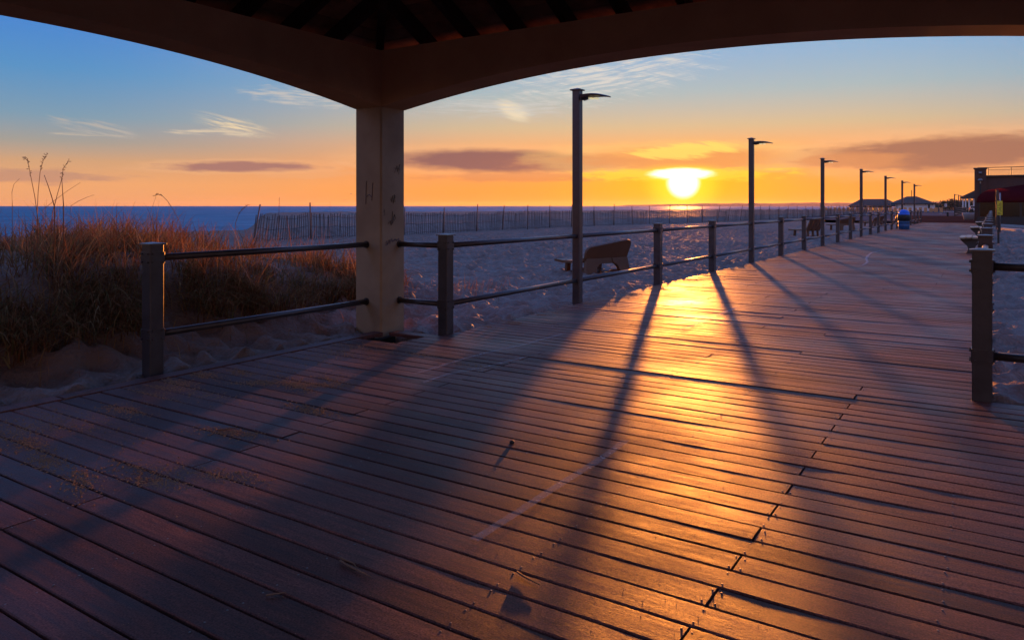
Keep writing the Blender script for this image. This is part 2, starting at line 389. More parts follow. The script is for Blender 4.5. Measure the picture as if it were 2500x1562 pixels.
# ------------------------------------------------------------------ boardwalk planks
PITCH = .15046; PW = .1385; JY = 6.239
JOIST = [-6.366, -5.675, -4.984, -4.293, -3.602, -2.911, -2.220, -1.533, -.843, -.152, .54, 1.23, 1.92]
def plank(vs, fs, x0, x1, yc, z0, roll, sag, ph, bow):
    n = max(2, int((x1 - x0) / .16)); w = PW / 2; b = .004; t = .038
    prof = [(-w, -t), (-w, -b), (-w + b, 0), (0, 0.0006), (w - b, 0), (w, -b), (w, -t)]
    base = len(vs)
    for i in range(n + 1):
        x = x0 + (x1 - x0) * i / n
        u = (x + .152) / .691
        z = z0 + sag * math.sin(2 * math.pi * u + ph) + bow * math.sin(math.pi * u * .25 + ph * 2)
        rl = roll * (1 + .6 * math.sin(u * 2.1 + ph * 3))
        for (a, c) in prof: vs.append((x, yc + a, z + c + a * rl))
    m = len(prof)
    for i in range(n):
        for j in range(m - 1):
            fs.append((base + i * m + j, base + (i + 1) * m + j, base + (i + 1) * m + j + 1, base + i * m + j + 1))
    fs.append(tuple(base + j for j in range(m))); fs.append(tuple(base + n * m + j for j in range(m - 1, -1, -1)))
vs, fs = [], []; sv, sf = [], []
rb = random.Random(3)
for k in range(-432, 62):
    yc = JY - PITCH * k
    inside = yc < 6.32
    xl, xr = (-5.625, 2.1) if inside else (-4.985, -.115)
    if 5.74 < yc < 6.14: xl = -5.10
    if 6.14 <= yc < 6.32: xl = -5.62
    jx = [-.843] if k % 2 == 0 else [-3.602]
    if not inside: jx = [rb.choice(JOIST[3:9])] if rb.random() < .5 else []
    cuts = [xl] + sorted(j for j in jx if xl + .3 < j < xr - .3) + [xr]
    for a, b in zip(cuts[:-1], cuts[1:]):
        g_ = .005
        z0 = rb.gauss(0, .0009); ro = rb.gauss(0, .0045)
        if rb.random() < .05: z0 += .003
        jit = 0
        plank(vs, fs, a + (g_ if a != xl else rb.uniform(-.006, .006)), b - (g_ if b != xr else rb.uniform(-.008, .008)), yc, z0, ro, abs(rb.gauss(0, .0005)), rb.uniform(0, 6.28), rb.gauss(0, .0009))
        if -3 < yc < 16:
            for J in JOIST:
                ends = []
                if a - .01 < J < b + .01:
                    xs = J
                    if abs(J - a) < .02: xs = J + .022
                    elif abs(J - b) < .02: xs = J - .022
                    for q in (-.046, .046):
                        x = xs + rb.uniform(-.008, .008); y = yc + q + rb.uniform(-.006, .006)
                        zz = z0 + .0002 + (rb.uniform(.0008, .002) if rb.random() < .07 else 0); r_ = .0042
                        m = len(sv)
                        for rr, hh in ((r_, -.004), (r_, .0006), (r_ * .55, .0011)):
                            for t in range(8): sv.append((x + rr * math.cos(t * .785), y + rr * math.sin(t * .785), zz + hh))
                        for i in range(2):
                            for t in range(8): sf.append((m + i * 8 + t, m + i * 8 + (t + 1) % 8, m + (i + 1) * 8 + (t + 1) % 8, m + (i + 1) * 8 + t))
                        sf.append(tuple(m + 16 + t for t in range(8)))
bw = MB(); bw.v = vs; bw.f = fs; bw.sm = [False] * len(fs)
# kerb boards along the pavilion deck's beach edge
for (a, b) in ((-5, -1.1), (-1.09, 2.74), (2.75, 6.1)):
    bw.box((-5.705, (a + b) / 2, -.012), (.138, b - a - .006, .04), rz=.0015, bev=.004)
bwo = bw.build('boardwalk', M['plank']); tag(bwo, 'boardwalk of dark hardwood planks running to the far end', 'boardwalk', kind='structure')
so = MB(); so.v = sv; so.f = sf; so.sm = [False] * len(sf); so = so.build('screws', M['screw'], bwo); so['kind'] = 'stuff'
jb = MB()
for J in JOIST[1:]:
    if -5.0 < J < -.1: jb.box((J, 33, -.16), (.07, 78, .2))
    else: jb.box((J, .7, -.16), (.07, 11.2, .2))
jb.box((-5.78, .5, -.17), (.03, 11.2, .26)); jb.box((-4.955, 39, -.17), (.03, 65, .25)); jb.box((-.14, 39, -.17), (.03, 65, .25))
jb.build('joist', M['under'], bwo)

# chalk / worn paint lines
def g2(px, py, z=0):
    zc = (CAMZ - z) * F / (py - 503); xc = (px - 1250) / F * zc; x, y = cam2w(xc, zc); return Vector((x, y, z))
def ribbon(mb, pts, w, z=.0062):
    P = [g2(*p) for p in pts]; L_ = []; 
    for i, p in enumerate(P):
        t = (P[min(i + 1, len(P) - 1)] - P[max(0, i - 1)]).normalized(); n = Vector((-t.y, t.x, 0)) * w / 2
        L_ += [(p.x + n.x, p.y + n.y, z), (p.x - n.x, p.y - n.y, z)]
    mb.add(L_, [(2 * i, 2 * i + 1, 2 * i + 3, 2 * i + 2) for i in range(len(P) - 1)])
D = 2500 / 2420
pl = MB()
ribbon(pl, [(x * D, y * D) for x, y in [(1478, 1043), (1440, 1072), (1400, 1099), (1350, 1130), (1290, 1168), (1235, 1205), (1180, 1240), (1120, 1278)]], .045)
ribbon(pl, [(x * D, y * D) for x, y in [(1742, 727), (1715, 738), (1690, 750), (1650, 765), (1610, 780)]], .04)
ribbon(pl, [(x * D, y * D) for x, y in [(2091, 590), (2075, 594), (2058, 599), (2050, 606), (2047, 613), (2050, 619), (2046, 624), (2036, 628)]], .06)
ribbon(pl, [(x * D, y * D) for x, y in [(1240, 845), (1150, 868), (1060, 885), (1000, 905)]], .03)
ribbon(pl, [(x * D, y * D) for x, y in [(1330, 790), (1240, 815), (1170, 830), (1100, 848), (980, 885)]], .03)
tag(pl.build('painted_line', M['chalk']), 'faint worn white lines on the planks', 'painted line', kind='structure')

# loose sand swept on to the planks, near the dune
def sand_scatter():
    pts = []
    patch = []
    for _ in range(34):
        y = rng.uniform(1.0, 5.6); x = -5.55 + abs(rng.normal(0, .55)) + .12; patch.append((x, y, rng.uniform(.08, .26), rng.uniform(40, 150)))
    for (px, py) in [(360, 1105), (520, 1125), (380, 1140), (70, 1050), (290, 970), (480, 885), (700, 912), (740, 968), (540, 1022), (110, 1090), (190, 1135), (350, 930), (420, 905), (620, 905), (770, 910)]:
        p = g2(px * D, py * D); patch.append((p.x, p.y, .1, 190))
    for q in range(30): patch.append((-4.9 + abs(rng.normal(0, .12)), rng.uniform(6.8, 15), rng.uniform(.05, .14), 60))
    for (x, y, r, n) in patch:
        n = int(n * 2.2); th = rng.normal(0, .25)
        a = rng.normal(0, r, n) * 1.3; b = rng.normal(0, r * .45, n)
        for q in range(n): pts.append((x + a[q] * math.cos(th) - b[q] * math.sin(th), y + a[q] * math.sin(th) + b[q] * math.cos(th), rng.uniform(.0016, .0058) * (1.4 if rng.random() < .12 else 1)))
    for _ in range(2600):
        pts.append((rng.uniform(-5.6, -.6), rng.uniform(1.2, 6), rng.uniform(.0009, .0022)))
    n = len(pts); P = np.array(pts)
    base = np.array([[1, 0, 0], [.3, .95, 0], [-.8, .6, 0], [-.8, -.6, 0], [.3, -.95, 0], [0, 0, .85]])
    V = (base[None] * (P[:, 2] * 1.0)[:, None, None]); V = V * rng.uniform(.7, 1.4, (n, 6, 1))
    V[:, :, 0] += P[:, 0, None]; V[:, :, 1] += P[:, 1, None]; V[:, :, 2] += .001
    t = np.array([[0, 1, 5], [1, 2, 5], [2, 3, 5], [3, 4, 5], [4, 0, 5]])
    T = (t[None] + (np.arange(n) * 6)[:, None, None]).reshape(-1, 3)
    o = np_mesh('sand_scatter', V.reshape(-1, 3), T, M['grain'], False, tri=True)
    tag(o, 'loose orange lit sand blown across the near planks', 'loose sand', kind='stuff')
sand_scatter()

# ------------------------------------------------------------------ dune grass
def blades(n, place, hmin, hmax, w, name, lean=.55, seed=1, droop=0.0):
    r = np.random.default_rng(seed)
    X, Y, Z, sc_ = place(r, n)
    n = len(X)
    Hh = r.uniform(hmin, hmax, n) * sc_; ang = r.uniform(0, 2 * np.pi, n) ; ang = np.where(r.random(n) < .55, r.normal(-.3, .9, n), ang)
    ln = np.abs(r.normal(lean, .3, n)); K = 5
    side = ang + np.pi / 2 + r.normal(0, .5, n)
    V = np.zeros((n, K, 2, 3))
    for k in range(K):
        t = k / (K - 1)
        rad = Hh * ln * t ** 1.8; up = Hh * (t - .25 * ln * t ** 2.5 - droop * t ** 2)
        ww = w * (1 - t ** 1.6 * .93) * r.uniform(.9, 1.1, n)
        cx = X + rad * np.cos(ang); cy = Y + rad * np.sin(ang)
        for s_, q in ((0, -1), (1, 1)):
            V[:, k, s_, 0] = cx + q * ww / 2 * np.cos(side); V[:, k, s_, 1] = cy + q * ww / 2 * np.sin(side); V[:, k, s_, 2] = Z + up
    b = np.arange(n)[:, None] * (2 * K)
    q = np.stack([np.array([2 * k, 2 * k + 1, 2 * k + 3, 2 * k + 2]) for k in range(K - 1)])
    Q = (b[:, :, None] + q[None]).reshape(-1, 4)
    return V.reshape(-1, 3), Q
def place_top(r, n):
    # tussocks: clump centres on the dune top, blades around them
    m = n // 48
    cx = r.uniform(-13.5, -7.0, m * 3); cy = r.uniform(-2, 10.5, m * 3)
    d = dune(cx, cy); keep = (d > .22) ; cx, cy = cx[keep][:m], cy[keep][:m]
    i = r.integers(0, len(cx), n); X = cx[i] + r.normal(0, .1, n); Y = cy[i] + r.normal(0, .1, n)
    ok = dune(X, Y) > .16; X, Y = X[ok], Y[ok]
    cs = r.uniform(.45, 1.3, len(cx))[i][ok]
    return X, Y, height(X[None], Y[None])[0] - .01, cs
def place_edge(r, n):
    m = n // 46
    cx = -6.88 - np.abs(r.normal(0, .42, m * 3)); cy = r.uniform(-1.5, 9.3, m * 3); d = dune(cx, cy); keep = d > .2
    cx, cy = cx[keep][:m], cy[keep][:m]
    i = r.integers(0, len(cx), n); X = cx[i] + r.normal(0, .1, n); Y = cy[i] + r.normal(0, .1, n)
    return X, Y, height(X[None], Y[None])[0] - .01, r.uniform(.8, 1.15, len(cx))[i]
def place_sparse(r, n):
    X = np.concatenate([r.normal(-7.1, .35, n // 2), r.normal(-6.7, .3, n // 2)]); Y = np.concatenate([r.normal(9.6, .5, n // 2), r.uniform(-1, 9, n // 2)])
    return X, Y, height(X[None], Y[None])[0], np.full(len(X), .8)
def place_low(r, n):
    X = r.uniform(-13.8, -7.2, n); Y = r.uniform(-2, 10.8, n); ok = dune(X, Y) > .2; X, Y = X[ok], Y[ok]
    return X, Y, height(X[None], Y[None])[0] - .01, np.full(len(X), .5)
parts_ = [blades(15500, place_top, .2, .62, .0105, '', lean=.75, seed=2), blades(7500, place_edge, .35, .75, .0095, '', lean=.85, seed=3, droop=.5), blades(900, place_top, .35, .8, .017, '', lean=1.05, seed=11, droop=.25), blades(500, place_edge, .4, .8, .016, '', lean=1.2, seed=12, droop=.4), blades(320, place_sparse, .2, .4, .005, '', seed=4), blades(5000, place_low, .3, .6, .01, '', lean=.9, seed=5)]
VV = []; QQ = []; off = 0
for v_, q_ in parts_: VV.append(v_); QQ.append(q_ + off); off += len(v_)
gr = np_mesh('dune_grass', np.concatenate(VV), np.concatenate(QQ), M['grass'], False)
tag(gr, 'dry brown beach grass covering the dune beside the deck', 'dune grass', kind='stuff')

# tall seed stalks standing above the grass
def ray(px, py, X=None, Y=None, zc=None):
    r = (px - 1250) / F
    if zc is None: zc = X / (CT * r - ST) if X is not None else Y / (ST * r + CT)
    x, y = cam2w(r * zc, zc); return Vector((x, y, CAMZ + (503 - py) / F * zc))
stalks = [([(92, 530), (85, 480), (75, 430), (68, 395), (60, 384)], 'leafy', 'tall dark stalk with a drooping seed head, leftmost of the tall pair', 7.4),
          ([(91, 525), (93, 470), (98, 420), (106, 390), (115, 376)], 'leafy', 'tall thin stalk whose seed head bends right, next to the leftmost pair', 7.6),
          ([(128, 520), (140, 475), (150, 440), (155, 410), (168, 393)], 'leafy', 'tall stalk with a feathery head leaning right above the grass', 7.7),
          ([(133, 505), (126, 480), (118, 455), (108, 428)], 'thick', 'thick reddish reed leaning left among the tall stalks', 7.3),
          ([(155, 500), (153, 470), (151, 438)], 'thick', 'short upright reddish reed right of the leaning one', 7.3),
          ([(105, 512), (135, 488), (165, 466), (196, 446)], 'thin', 'slanting dry stem crossing the tall stalks', 7.5),
          ([(440, 545), (425, 515), (408, 490), (396, 478), (386, 475), (378, 478)], 'leafy', 'bent stalk with a drooping knotted head over the sea', 8.6),
          ([(30, 500), (29, 470), (34, 450), (48, 436)], 'thin', 'short thin stem at the left edge of the dune', 7.5),
          ([(360, 560), (364, 530), (372, 505), (381, 480)], 'thin', 'pale thin stem beside the knotted stalk', 8.6),
          ([(575, 545), (583, 522), (592, 510), (606, 500)], 'leafy', 'small stalk curving right near the end of the slat fence', 9.5),
          ([(680, 560), (681, 520), (682, 482)], 'thick', 'straight dark reed in front of the first fence bay', 9.8),
          ([(805, 560), (806, 525), (806, 492)], 'thin', 'straight thin reed near the concrete pillar', 10.2),
          ([(173, 503), (190, 492), (212, 482), (230, 476)], 'thin', 'faint low stem slanting right over the grass', 7.6)]
for pts, kind, lab, zc in stalks:
    P = [ray(px, py, zc=zc) for px, py in pts]
    b0 = P[0].copy(); b0.z = hz(b0.x, b0.y) - .02
    P = [b0] + P if b0.z < P[0].z - .05 else P
    root = empty('grass_stalk', P[0], lab, 'grass stalk', 'tall stalks above the dune grass')
    r0 = {'leafy': .0042, 'thick': .0062, 'thin': .003}[kind]
    MB().tube(P, [r0 * (1 - .6 * i / (len(P) - 1)) for i in range(len(P))], 5).build('stem', M['twig'], root)
    if kind == 'leafy':
        h_ = MB()
        for q in range(26):
            t = q / 25; a = P[-3].lerp(P[-2], t * 2) if t < .5 else P[-2].lerp(P[-1], t * 2 - 1)
            d = Vector((random.uniform(-1, 1) + .4, random.uniform(-1, 1), random.uniform(-.3, .9))).normalized() * random.uniform(.012, .03)
            h_.tube([a, a + d * .6, a + d], [.0012, .0032, .001], 4, False)
        h_.build('seed_head', M['twig'], root)

# ------------------------------------------------------------------ pavilion
PX0, PX1, PY0, PY1 = -6.11, 1.41, -.96, 6.54; PWD = .40; ZS, ZM, ZT = 2.505, 2.80, 3.13
pav = empty('pavilion', (-2.35, 2.79, 0), 'open pavilion of cream stucco pillars and arched beams under a dark timber roof', 'pavilion')
for ix, x in enumerate((PX0, PX1 - PWD)):
    for iy, y in enumerate((PY0, PY1 - PWD)):
        p = MB(); p.box((x + PWD / 2, y + PWD / 2, (ZS - .4) / 2), (PWD, PWD, ZS + .4), bev=.018)
        p.box((x + PWD / 2, y + PWD / 2, (ZS + ZT) / 2), (PWD, PWD, ZT - ZS))
        po = p.build('pillar', M['stucco'], pav)
        if ix == 0 and iy == 1: front_pillar = po
def arch(s):  return ZS + (ZM - ZS) * (1 - (2 * s - 1) ** 2) 
def beam(along, fixed, a, b):
    n = 28; poly = [(a + (b - a) * i / n, arch(i / n)) for i in range(n + 1)] + [(b, ZT), (a, ZT)]
    T = Matrix(((1, 0, 0, 0), (0, 0, 1, fixed), (0, 1, 0, 0), (0, 0, 0, 1))) if along == 'x' else Matrix(((0, 0, 1, fixed), (1, 0, 0, 0), (0, 1, 0, 0), (0, 0, 0, 1)))
    m = MB(); m.prism(poly, T, PWD); return m.build('beam', M['beam'], pav)
for y in (PY0, PY1 - PWD): beam('x', y, PX0 + PWD, PX1 - PWD)
for x in (PX0, PX1 - PWD): beam('y', x, PY0 + PWD, PY1 - PWD)
CX, CY = (PX0 + PX1) / 2, (PY0 + PY1) / 2; HX = (PX1 - PX0) / 2; HY = (PY1 - PY0) / 2
OV = .55; SL = math.tan(R(27))
def roofz(d): return ZT + .20 + SL * d       # underside of the sheathing, d metres in from the outer beam face
apex = roofz(HX)
# sheathing boards: rings of planks climbing each slope
sh = MB(); nb = 30
for i in range(nb):
    d0 = -OV + (HX + OV) * i / nb; d1 = -OV + (HX + OV) * (i + 1) / nb - .012
    for sx, sy in ((1, 0), (-1, 0), (0, 1), (0, -1)):
        vs_ = []
        for (d, dz) in ((d0, 0), (d1, 0), (d1, .03), (d0, .03)):
            a, b = HX - d, HY - d
            z = roofz(d) + dz
            if sx: vs_ += [(CX + sx * a, CY - b, z), (CX + sx * a, CY + b, z)]
            else: vs_ += [(CX - a, CY + sy * b, z), (CX + a, CY + sy * b, z)]
        f_ = [(0, 1, 3, 2), (2, 3, 5, 4), (4, 5, 7, 6), (6, 7, 1, 0), (0, 2, 4, 6), (1, 7, 5, 3)]
        sh.add(vs_, f_)
sh.build('roof_boards', M['sheath'], pav)
rs = MB(); e = HX + OV + .03; ey = HY + OV + .03; zb = roofz(-OV - .03) + .045; za = apex + .08
rs.add([(CX - e, CY - ey, zb), (CX + e, CY - ey, zb), (CX + e, CY + ey, zb), (CX - e, CY + ey, zb), (CX, CY, za)], [(0, 1, 4), (1, 2, 4), (2, 3, 4), (3, 0, 4)])
rs.build('roof', M['shingle'], pav)
k = 0
for i in range(-6, 7):
    o_ = i * .6
    for side in range(4):
        dmax = HX - abs(o_) - .06
        if dmax < .2: continue
        z0 = roofz(-OV + .05) - .085; z1 = roofz(dmax) - .085
        r_ = MB()
        if side == 0: a, b = (CX + o_, PY1 + OV - .05, z0), (CX + o_, PY1 - dmax, z1)
        if side == 1: a, b = (CX + o_, PY0 - OV + .05, z0), (CX + o_, PY0 + dmax, z1)
        if side == 2: a, b = (PX0 - OV + .05, CY + o_, z0), (PX0 + dmax, CY + o_, z1)
        if side == 3: a, b = (PX1 + OV - .05, CY + o_, z0), (PX1 - dmax, CY + o_, z1)
        r_.bar(a, b, .075, .165); r_.build('rafter', M['rafter'], pav)
for sx in (-1, 1):
    for sy in (-1, 1):
        MB().bar((CX + sx * (HX + OV - .06), CY + sy * (HY + OV - .06), roofz(-OV + .06) - .11), (CX + sx * .06, CY + sy * .06, apex - .14), .085, .2).build('hip_rafter', M['rafter'], pav)
# scribbles and rail stains on the front pillar
def scribble(mat, segs, face, name='graffiti', w=.006):
    m = MB()
    for pts in segs:
        q = []
        for u, z in pts:
            q.append((PX0 + PWD + .0025, 6.14 + u, z) if face == 'x' else (PX0 + u, 6.14 - .0025, z))
        m.tube(q, w / 2, 4, False)
    m.build(name, mat, front_pillar)
# 'x' face looks across the boardwalk (right face in view), 'y' face looks back at the pavilion (left face)
scribble(M['ink'], [[(.17, 1.42), (.172, 1.56), (.178, 1.68)], [(.172, 1.5), (.22, 1.53), (.26, 1.5)], [(.262, 1.46), (.27, 1.57), (.275, 1.66)]], 'y', w=.009)
scribble(M['soot'], [[(.22, 1.78), (.26, 1.86), (.27, 1.79), (.31, 1.88), (.29, 1.76)], [(.21, 1.83), (.32, 1.82)]], 'x', w=.005)
scribble(M['soot'], [[(.16, 1.5), (.17, 1.44), (.19, 1.52), (.2, 1.43), (.22, 1.53), (.23, 1.44)], [(.15, 1.47), (.25, 1.5)]], 'x', w=.005)
scribble(M['soot'], [[(.12, 1.20), (.16, 1.24), (.15, 1.19), (.2, 1.27), (.18, 1.2), (.24, 1.26), (.22, 1.3), (.17, 1.2)], [(.13, 1.22), (.22, 1.25)], [(.17, 1.18), (.19, 1.34)]], 'x', w=.009)
scribble(M['ink'], [[(.07, .98), (.09, 1.01), (.1, .96), (.13, 1.02), (.14, .97), (.17, 1.03), (.19, .99), (.23, 1.03), (.25, 1.0), (.29, 1.03), (.3, 1.0)], [(.06, .96), (.16, 1.0), (.3, 1.02)]], 'x', w=.008)
scribble(M['soot'], [[(.04, 1.33), (.05, 1.36), (.06, 1.3), (.03, 1.29)]], 'x', w=.004)

# ------------------------------------------------------------------ railings
RT, RL, RR = .965, .322, .030
PSZ = .125
def add_post(root, x, y, bolts=True):
    z0 = -.12
    p = MB().box((x, y, (1.075 + z0) / 2), (PSZ, PSZ, 1.075 - z0), bev=.007).build('post', M['metal'], root)
    c = MB(); c.box((x, y, 1.081), (.158, .158, .012), bev=.004)
    c.add([(x - .075, y - .075, 1.087), (x + .075, y - .075, 1.087), (x + .075, y + .075, 1.087), (x - .075, y + .075, 1.087), (x, y, 1.098)], [(0, 1, 4), (1, 2, 4), (2, 3, 4), (3, 0, 4)])
    c.build('cap', M['metal_cap'], p)
    if bolts:
        for z in (RT, RL):
            k = MB(); k.box((x, y, z), (PSZ + .012, PSZ + .012, .098), bev=.006)
            for sx, sy in ((1, 0), (-1, 0), (0, 1), (0, -1)):
                for u in (-.042, .042):
                    for w in (-.034, .034):
                        px_ = x + sx * (PSZ / 2 + .004) + (u if sy else 0); py_ = y + sy * (PSZ / 2 + .004) + (u if sx else 0)
                        k.tube([(px_, py_, z + w), (px_ + sx * .014, py_ + sy * .014, z + w)], .0075, 6)
            k.build('collar', M['metal'], p)
    return p
def add_rail(root, a, b, z):
    MB().tube([(a[0], a[1], z), (b[0], b[1], z)], RR, 14).build('rail', M['metal'], root)
def flange(root, x, y, z, ax):
    MB().tube([(x, y, z), (x + ax[0] * .012, y + ax[1] * .012, z)], .042, 14).build('flange', M['metal'], root)
XL = -5.93
ra = empty('railing', (XL, 3.6, 0), 'dark two pipe railing along the pavilion side in front of the grassy dune', 'railing', 'pipe railings')
add_post(ra, XL, 3.6)
for z in (RT, RL):
    add_rail(ra, (XL, 3.6 + PSZ / 2), (XL, 6.14), z); flange(ra, XL, 6.128, z, (0, 1))
XB = -5.05; XR = -.06
rbb = empty('railing', (XB, 6.46, 0), 'long two pipe railing between the boardwalk and the beach, starting at the pillar', 'railing', 'pipe railings')
ys = [6.46 + 3.09 * i for i in range(22)]
lamp_idx = [1, 4, 7, 10, 13, 16, 19]
for i, y in enumerate(ys):
    if i not in lamp_idx: add_post(rbb, XB, y, i < 6)
for z in (RT, RL):
    add_rail(rbb, (PX0 + PWD, 6.44), (XB - PSZ / 2, 6.44), z); flange(rbb, PX0 + PWD, 6.44, z, (1, 0))
    for i in range(len(ys) - 1): add_rail(rbb, (XB, ys[i] + PSZ / 2 + .002), (XB, ys[i + 1] - PSZ / 2 - .002), z)
rc = empty('railing', (XR, 6.35, 0), 'two pipe railing along the right side of the boardwalk, nearest post dark', 'railing', 'pipe railings')
yr = [6.35 + 3.09 * i for i in range(18)]
for i, y in enumerate(yr): add_post(rc, XR, y, i < 4)
for z in (RT, RL):
    for i in range(len(yr) - 1): add_rail(rc, (XR, yr[i] + PSZ / 2 + .002), (XR, yr[i + 1] - PSZ / 2 - .002), z)
    add_rail(rc, (XR + PSZ / 2 + .002, 6.36), (1.01, 6.36), z); flange(rc, .998, 6.36, z, (1, 0))

# ------------------------------------------------------------------ street lamps
def make_lamp(H=3.10):
    root = empty('street_lamp')
    p = MB().box((0, 0, (H - .03 - .12) / 2), (.118, .118, H - .03 + .12), bev=.012).build('pole', M['metal'], root)
    for z in (RT, RL):
        k = MB().box((0, 0, z), (.128, .128, .07), bev=.012); k.build('collar', M['metal'], p)
    c = MB(); c.box((0, 0, H - .022), (.165, .165, .016), bev=.004)
    c.add([(-.08, -.08, H - .014), (.08, -.08, H - .014), (.08, .08, H - .014), (-.08, .08, H - .014), (0, 0, H + .012)], [(0, 1, 4), (1, 2, 4), (2, 3, 4), (3, 0, 4)])
    c.build('cap', M['metal'], root)
    MB().box((.078, 0, H - .13), (.04, .075, .08), bev=.004).build('bracket', M['metal'], root)
    # leaf shaped head, pointing over the boardwalk
    n = 9; vs_ = []; fs_ = []
    for i in range(n):
        t = i / (n - 1); x = .098 + .42 * t; w = .105 * math.sqrt(max(.02, 1 - (max(0, t - .25) / .78) ** 2.2)); zt = H - .095 + .012 * math.sin(t * 3.1) - .055 * t ** 2; th = .085 * (1 - .82 * t)
        vs_ += [(x, -w, zt - .01), (x, -w * .5, zt), (x, w * .5, zt), (x, w, zt - .01), (x, w * .9, zt - .01 - th * .5), (x, w * .4, zt - th), (x, -w * .4, zt - th), (x, -w * .9, zt - .01 - th * .5)]
    for i in range(n - 1):
        for j in range(8): fs_.append((i * 8 + j, i * 8 + (j + 1) % 8, (i + 1) * 8 + (j + 1) % 8, (i + 1) * 8 + j))
    fs_ += [tuple(range(8)), tuple((n - 1) * 8 + j for j in range(7, -1, -1))]
    hd = MB(); hd.add(vs_, fs_, False); hd = hd.build('lamp_head', M['metal'], root)
    for x, y in ((.235, -.02), (.315, -.02)):
        MB().box((x, y, H - .165 - (x - .235) * .06), (.05, .1, .012), bev=.006).build('diode', M['led'], hd)
    return root
proto = make_lamp()
llabs = ['nearest and tallest looking boardwalk lamp, beside the brown beach seat', 'second lamp from the left, just right of the setting sun', 'third lamp along the beach railing, by the slatted beach seat', 'fourth lamp along the beach railing, in front of the open shelter roof', 'fifth lamp, just left of the blue topped bin', 'sixth lamp, rising behind the blue topped bin', 'last lamp at the far end of the beach railing']
lamps = []
for n, i in enumerate(lamp_idx):
    o = proto if n == 0 else copy_tree(proto)
    o.location = (XB, ys[i], 0); tag(o, llabs[n], 'street lamp', 'lamp posts along the boardwalk'); lamps.append(o)
for lab, (px, py_top, zc) in zip(['far lamp by the distant railing, leftmost of three', 'far lamp by the distant railing, middle of three', 'far lamp by the columned porch, rightmost of three'], [(2330.5, 474, 190), (2340.5, 476, 200), (2345.5, 477.5, 215)]):
    o = copy_tree(proto); P = ray(px, 503, zc=zc); o.location = (P.x, P.y, -.3); tag(o, lab, 'street lamp', 'lamp posts far down the boardwalk')
    sz = (CAMZ + (503 - py_top) / F * zc + .3) / 3.1; o.scale = (sz * 1.3, sz * 1.3, sz)

# ------------------------------------------------------------------ beach seats (moulded, facing the sea)
def rnd(poly, r, idx, n=5):
    out = []
    for i, p in enumerate(poly):
        if i in idx:
            a = Vector(poly[i - 1]); b = Vector(p); c = Vector(poly[(i + 1) % len(poly)])
            q0 = b + (a - b).normalized() * r; q1 = b + (c - b).normalized() * r
            for k in range(n + 1):
                t = k / n; out.append(tuple(q0 * (1 - t) ** 2 + b * 2 * t * (1 - t) + q1 * t ** 2))
        else: out.append(p)
    return out
def fan_prism(mb, poly, T, depth):
    mb.prism(poly, T, depth)
def make_seat(kind):
    root = empty('beach_lounger')
    # back shell with an arch between the legs, in its own tilted plane (u along Y, v up)
    tilt = R(20)
    def T(x, ang): return Matrix.Translation((x, 0, 0)) @ Matrix(((0, math.sin(ang), math.cos(ang), 0), (1, 0, 0, 0), (0, math.cos(ang), -math.sin(ang), 0), (0, 0, 0, 1)))
    if kind == 'solid':
        top = rnd([(-.53, .30), (-.60, .60), (.58, .76), (.53, .34), (.47, .27), (-.47, .27)], .17, (1, 2))
        b = MB(); b.prism(top, T(-.06, tilt), .05); b.build('backrest', M['plastic'], root)
        for sgn in (-1, 1):
            leg = [(sgn * .60, -.06), (sgn * .535, .34), (sgn * .12, .34), (sgn * .15, .245), (sgn * .22, .225), (sgn * .28, .17), (sgn * .32, .06), (sgn * .335, -.06)]
            if sgn < 0: leg = leg[::-1]
            l = MB(); l.prism(leg, T(.10, R(-7)), .075); l.build('leg', M['plastic'], root)
        ap = MB(); ap.prism([(-.34, .24), (.34, .24), (.34, .42), (-.34, .42)][::-1], T(.105, R(-6)), .05); ap.build('apron', M['plastic'], root)
    else:
        for u in (-.38, 0, .38):
            b = MB(); b.prism([(u - .15, .26), (u - .15, .82), (u + .15, .82), (u + .15, .26)][::-1], T(-.1, R(24)), .045); b.build('back_plank', M['plastic'], root)
            MB().bar((.06, u, -.06), (.03, u, .36), .07, .07).build('leg', M['plastic'], root)
    # seat: a curved shell that dips and lifts at the front lip
    prof = [(.06, .36), (-.12, .30), (-.35, .29), (-.58, .285), (-.78, .30), (-.84, .29), (-.82, .26), (-.58, .235), (-.35, .245), (-.1, .255), (.08, .31)]
    s_ = MB(); W = .56 if kind == 'solid' else .55
    s_.prism(prof[::-1], Matrix(((1, 0, 0, 0), (0, 0, 1, -W), (0, 1, 0, 0), (0, 0, 0, 1))), 2 * W); s_.build('seat', M['plastic'], root)
    for sgn in (-1, 1): MB().bar((-.6, sgn * .42, -.08), (-.56, sgn * .42, .29), .09, .07).build('leg', M['plastic'], root)
    return root
s1 = make_seat('solid'); s2 = make_seat('plank')
seats = [(s1, -6.83, 14.05, -.38, 'brown moulded seat with a solid rounded back, on the sand right behind the nearest lamp'),
         (s2, -7.1, 36.9, -.35, 'beach seat with three separate back planks, on the sand by the third lamp'),
         (None, -7.25, 47.2, -.6, 'dark beach seat seen from the side, between the third and fourth lamps'),
         (None, -6.9, 58.5, -.4, 'reddish beach seat with a rounded back, before the fifth lamp'),
         (None, -6.6, 66.5, .1, 'farthest beach seat, partly hidden by the blue topped bin')]
for p, x, y, rz, lab in seats:
    o = p if p is not None else copy_tree(s1)
    o.location = (x, y, hz(x, y) + .02); o.rotation_euler.z = rz; o.scale = (1.06, 1.06, 1.1); tag(o, lab, 'seat', 'seats on the beach facing the sea')

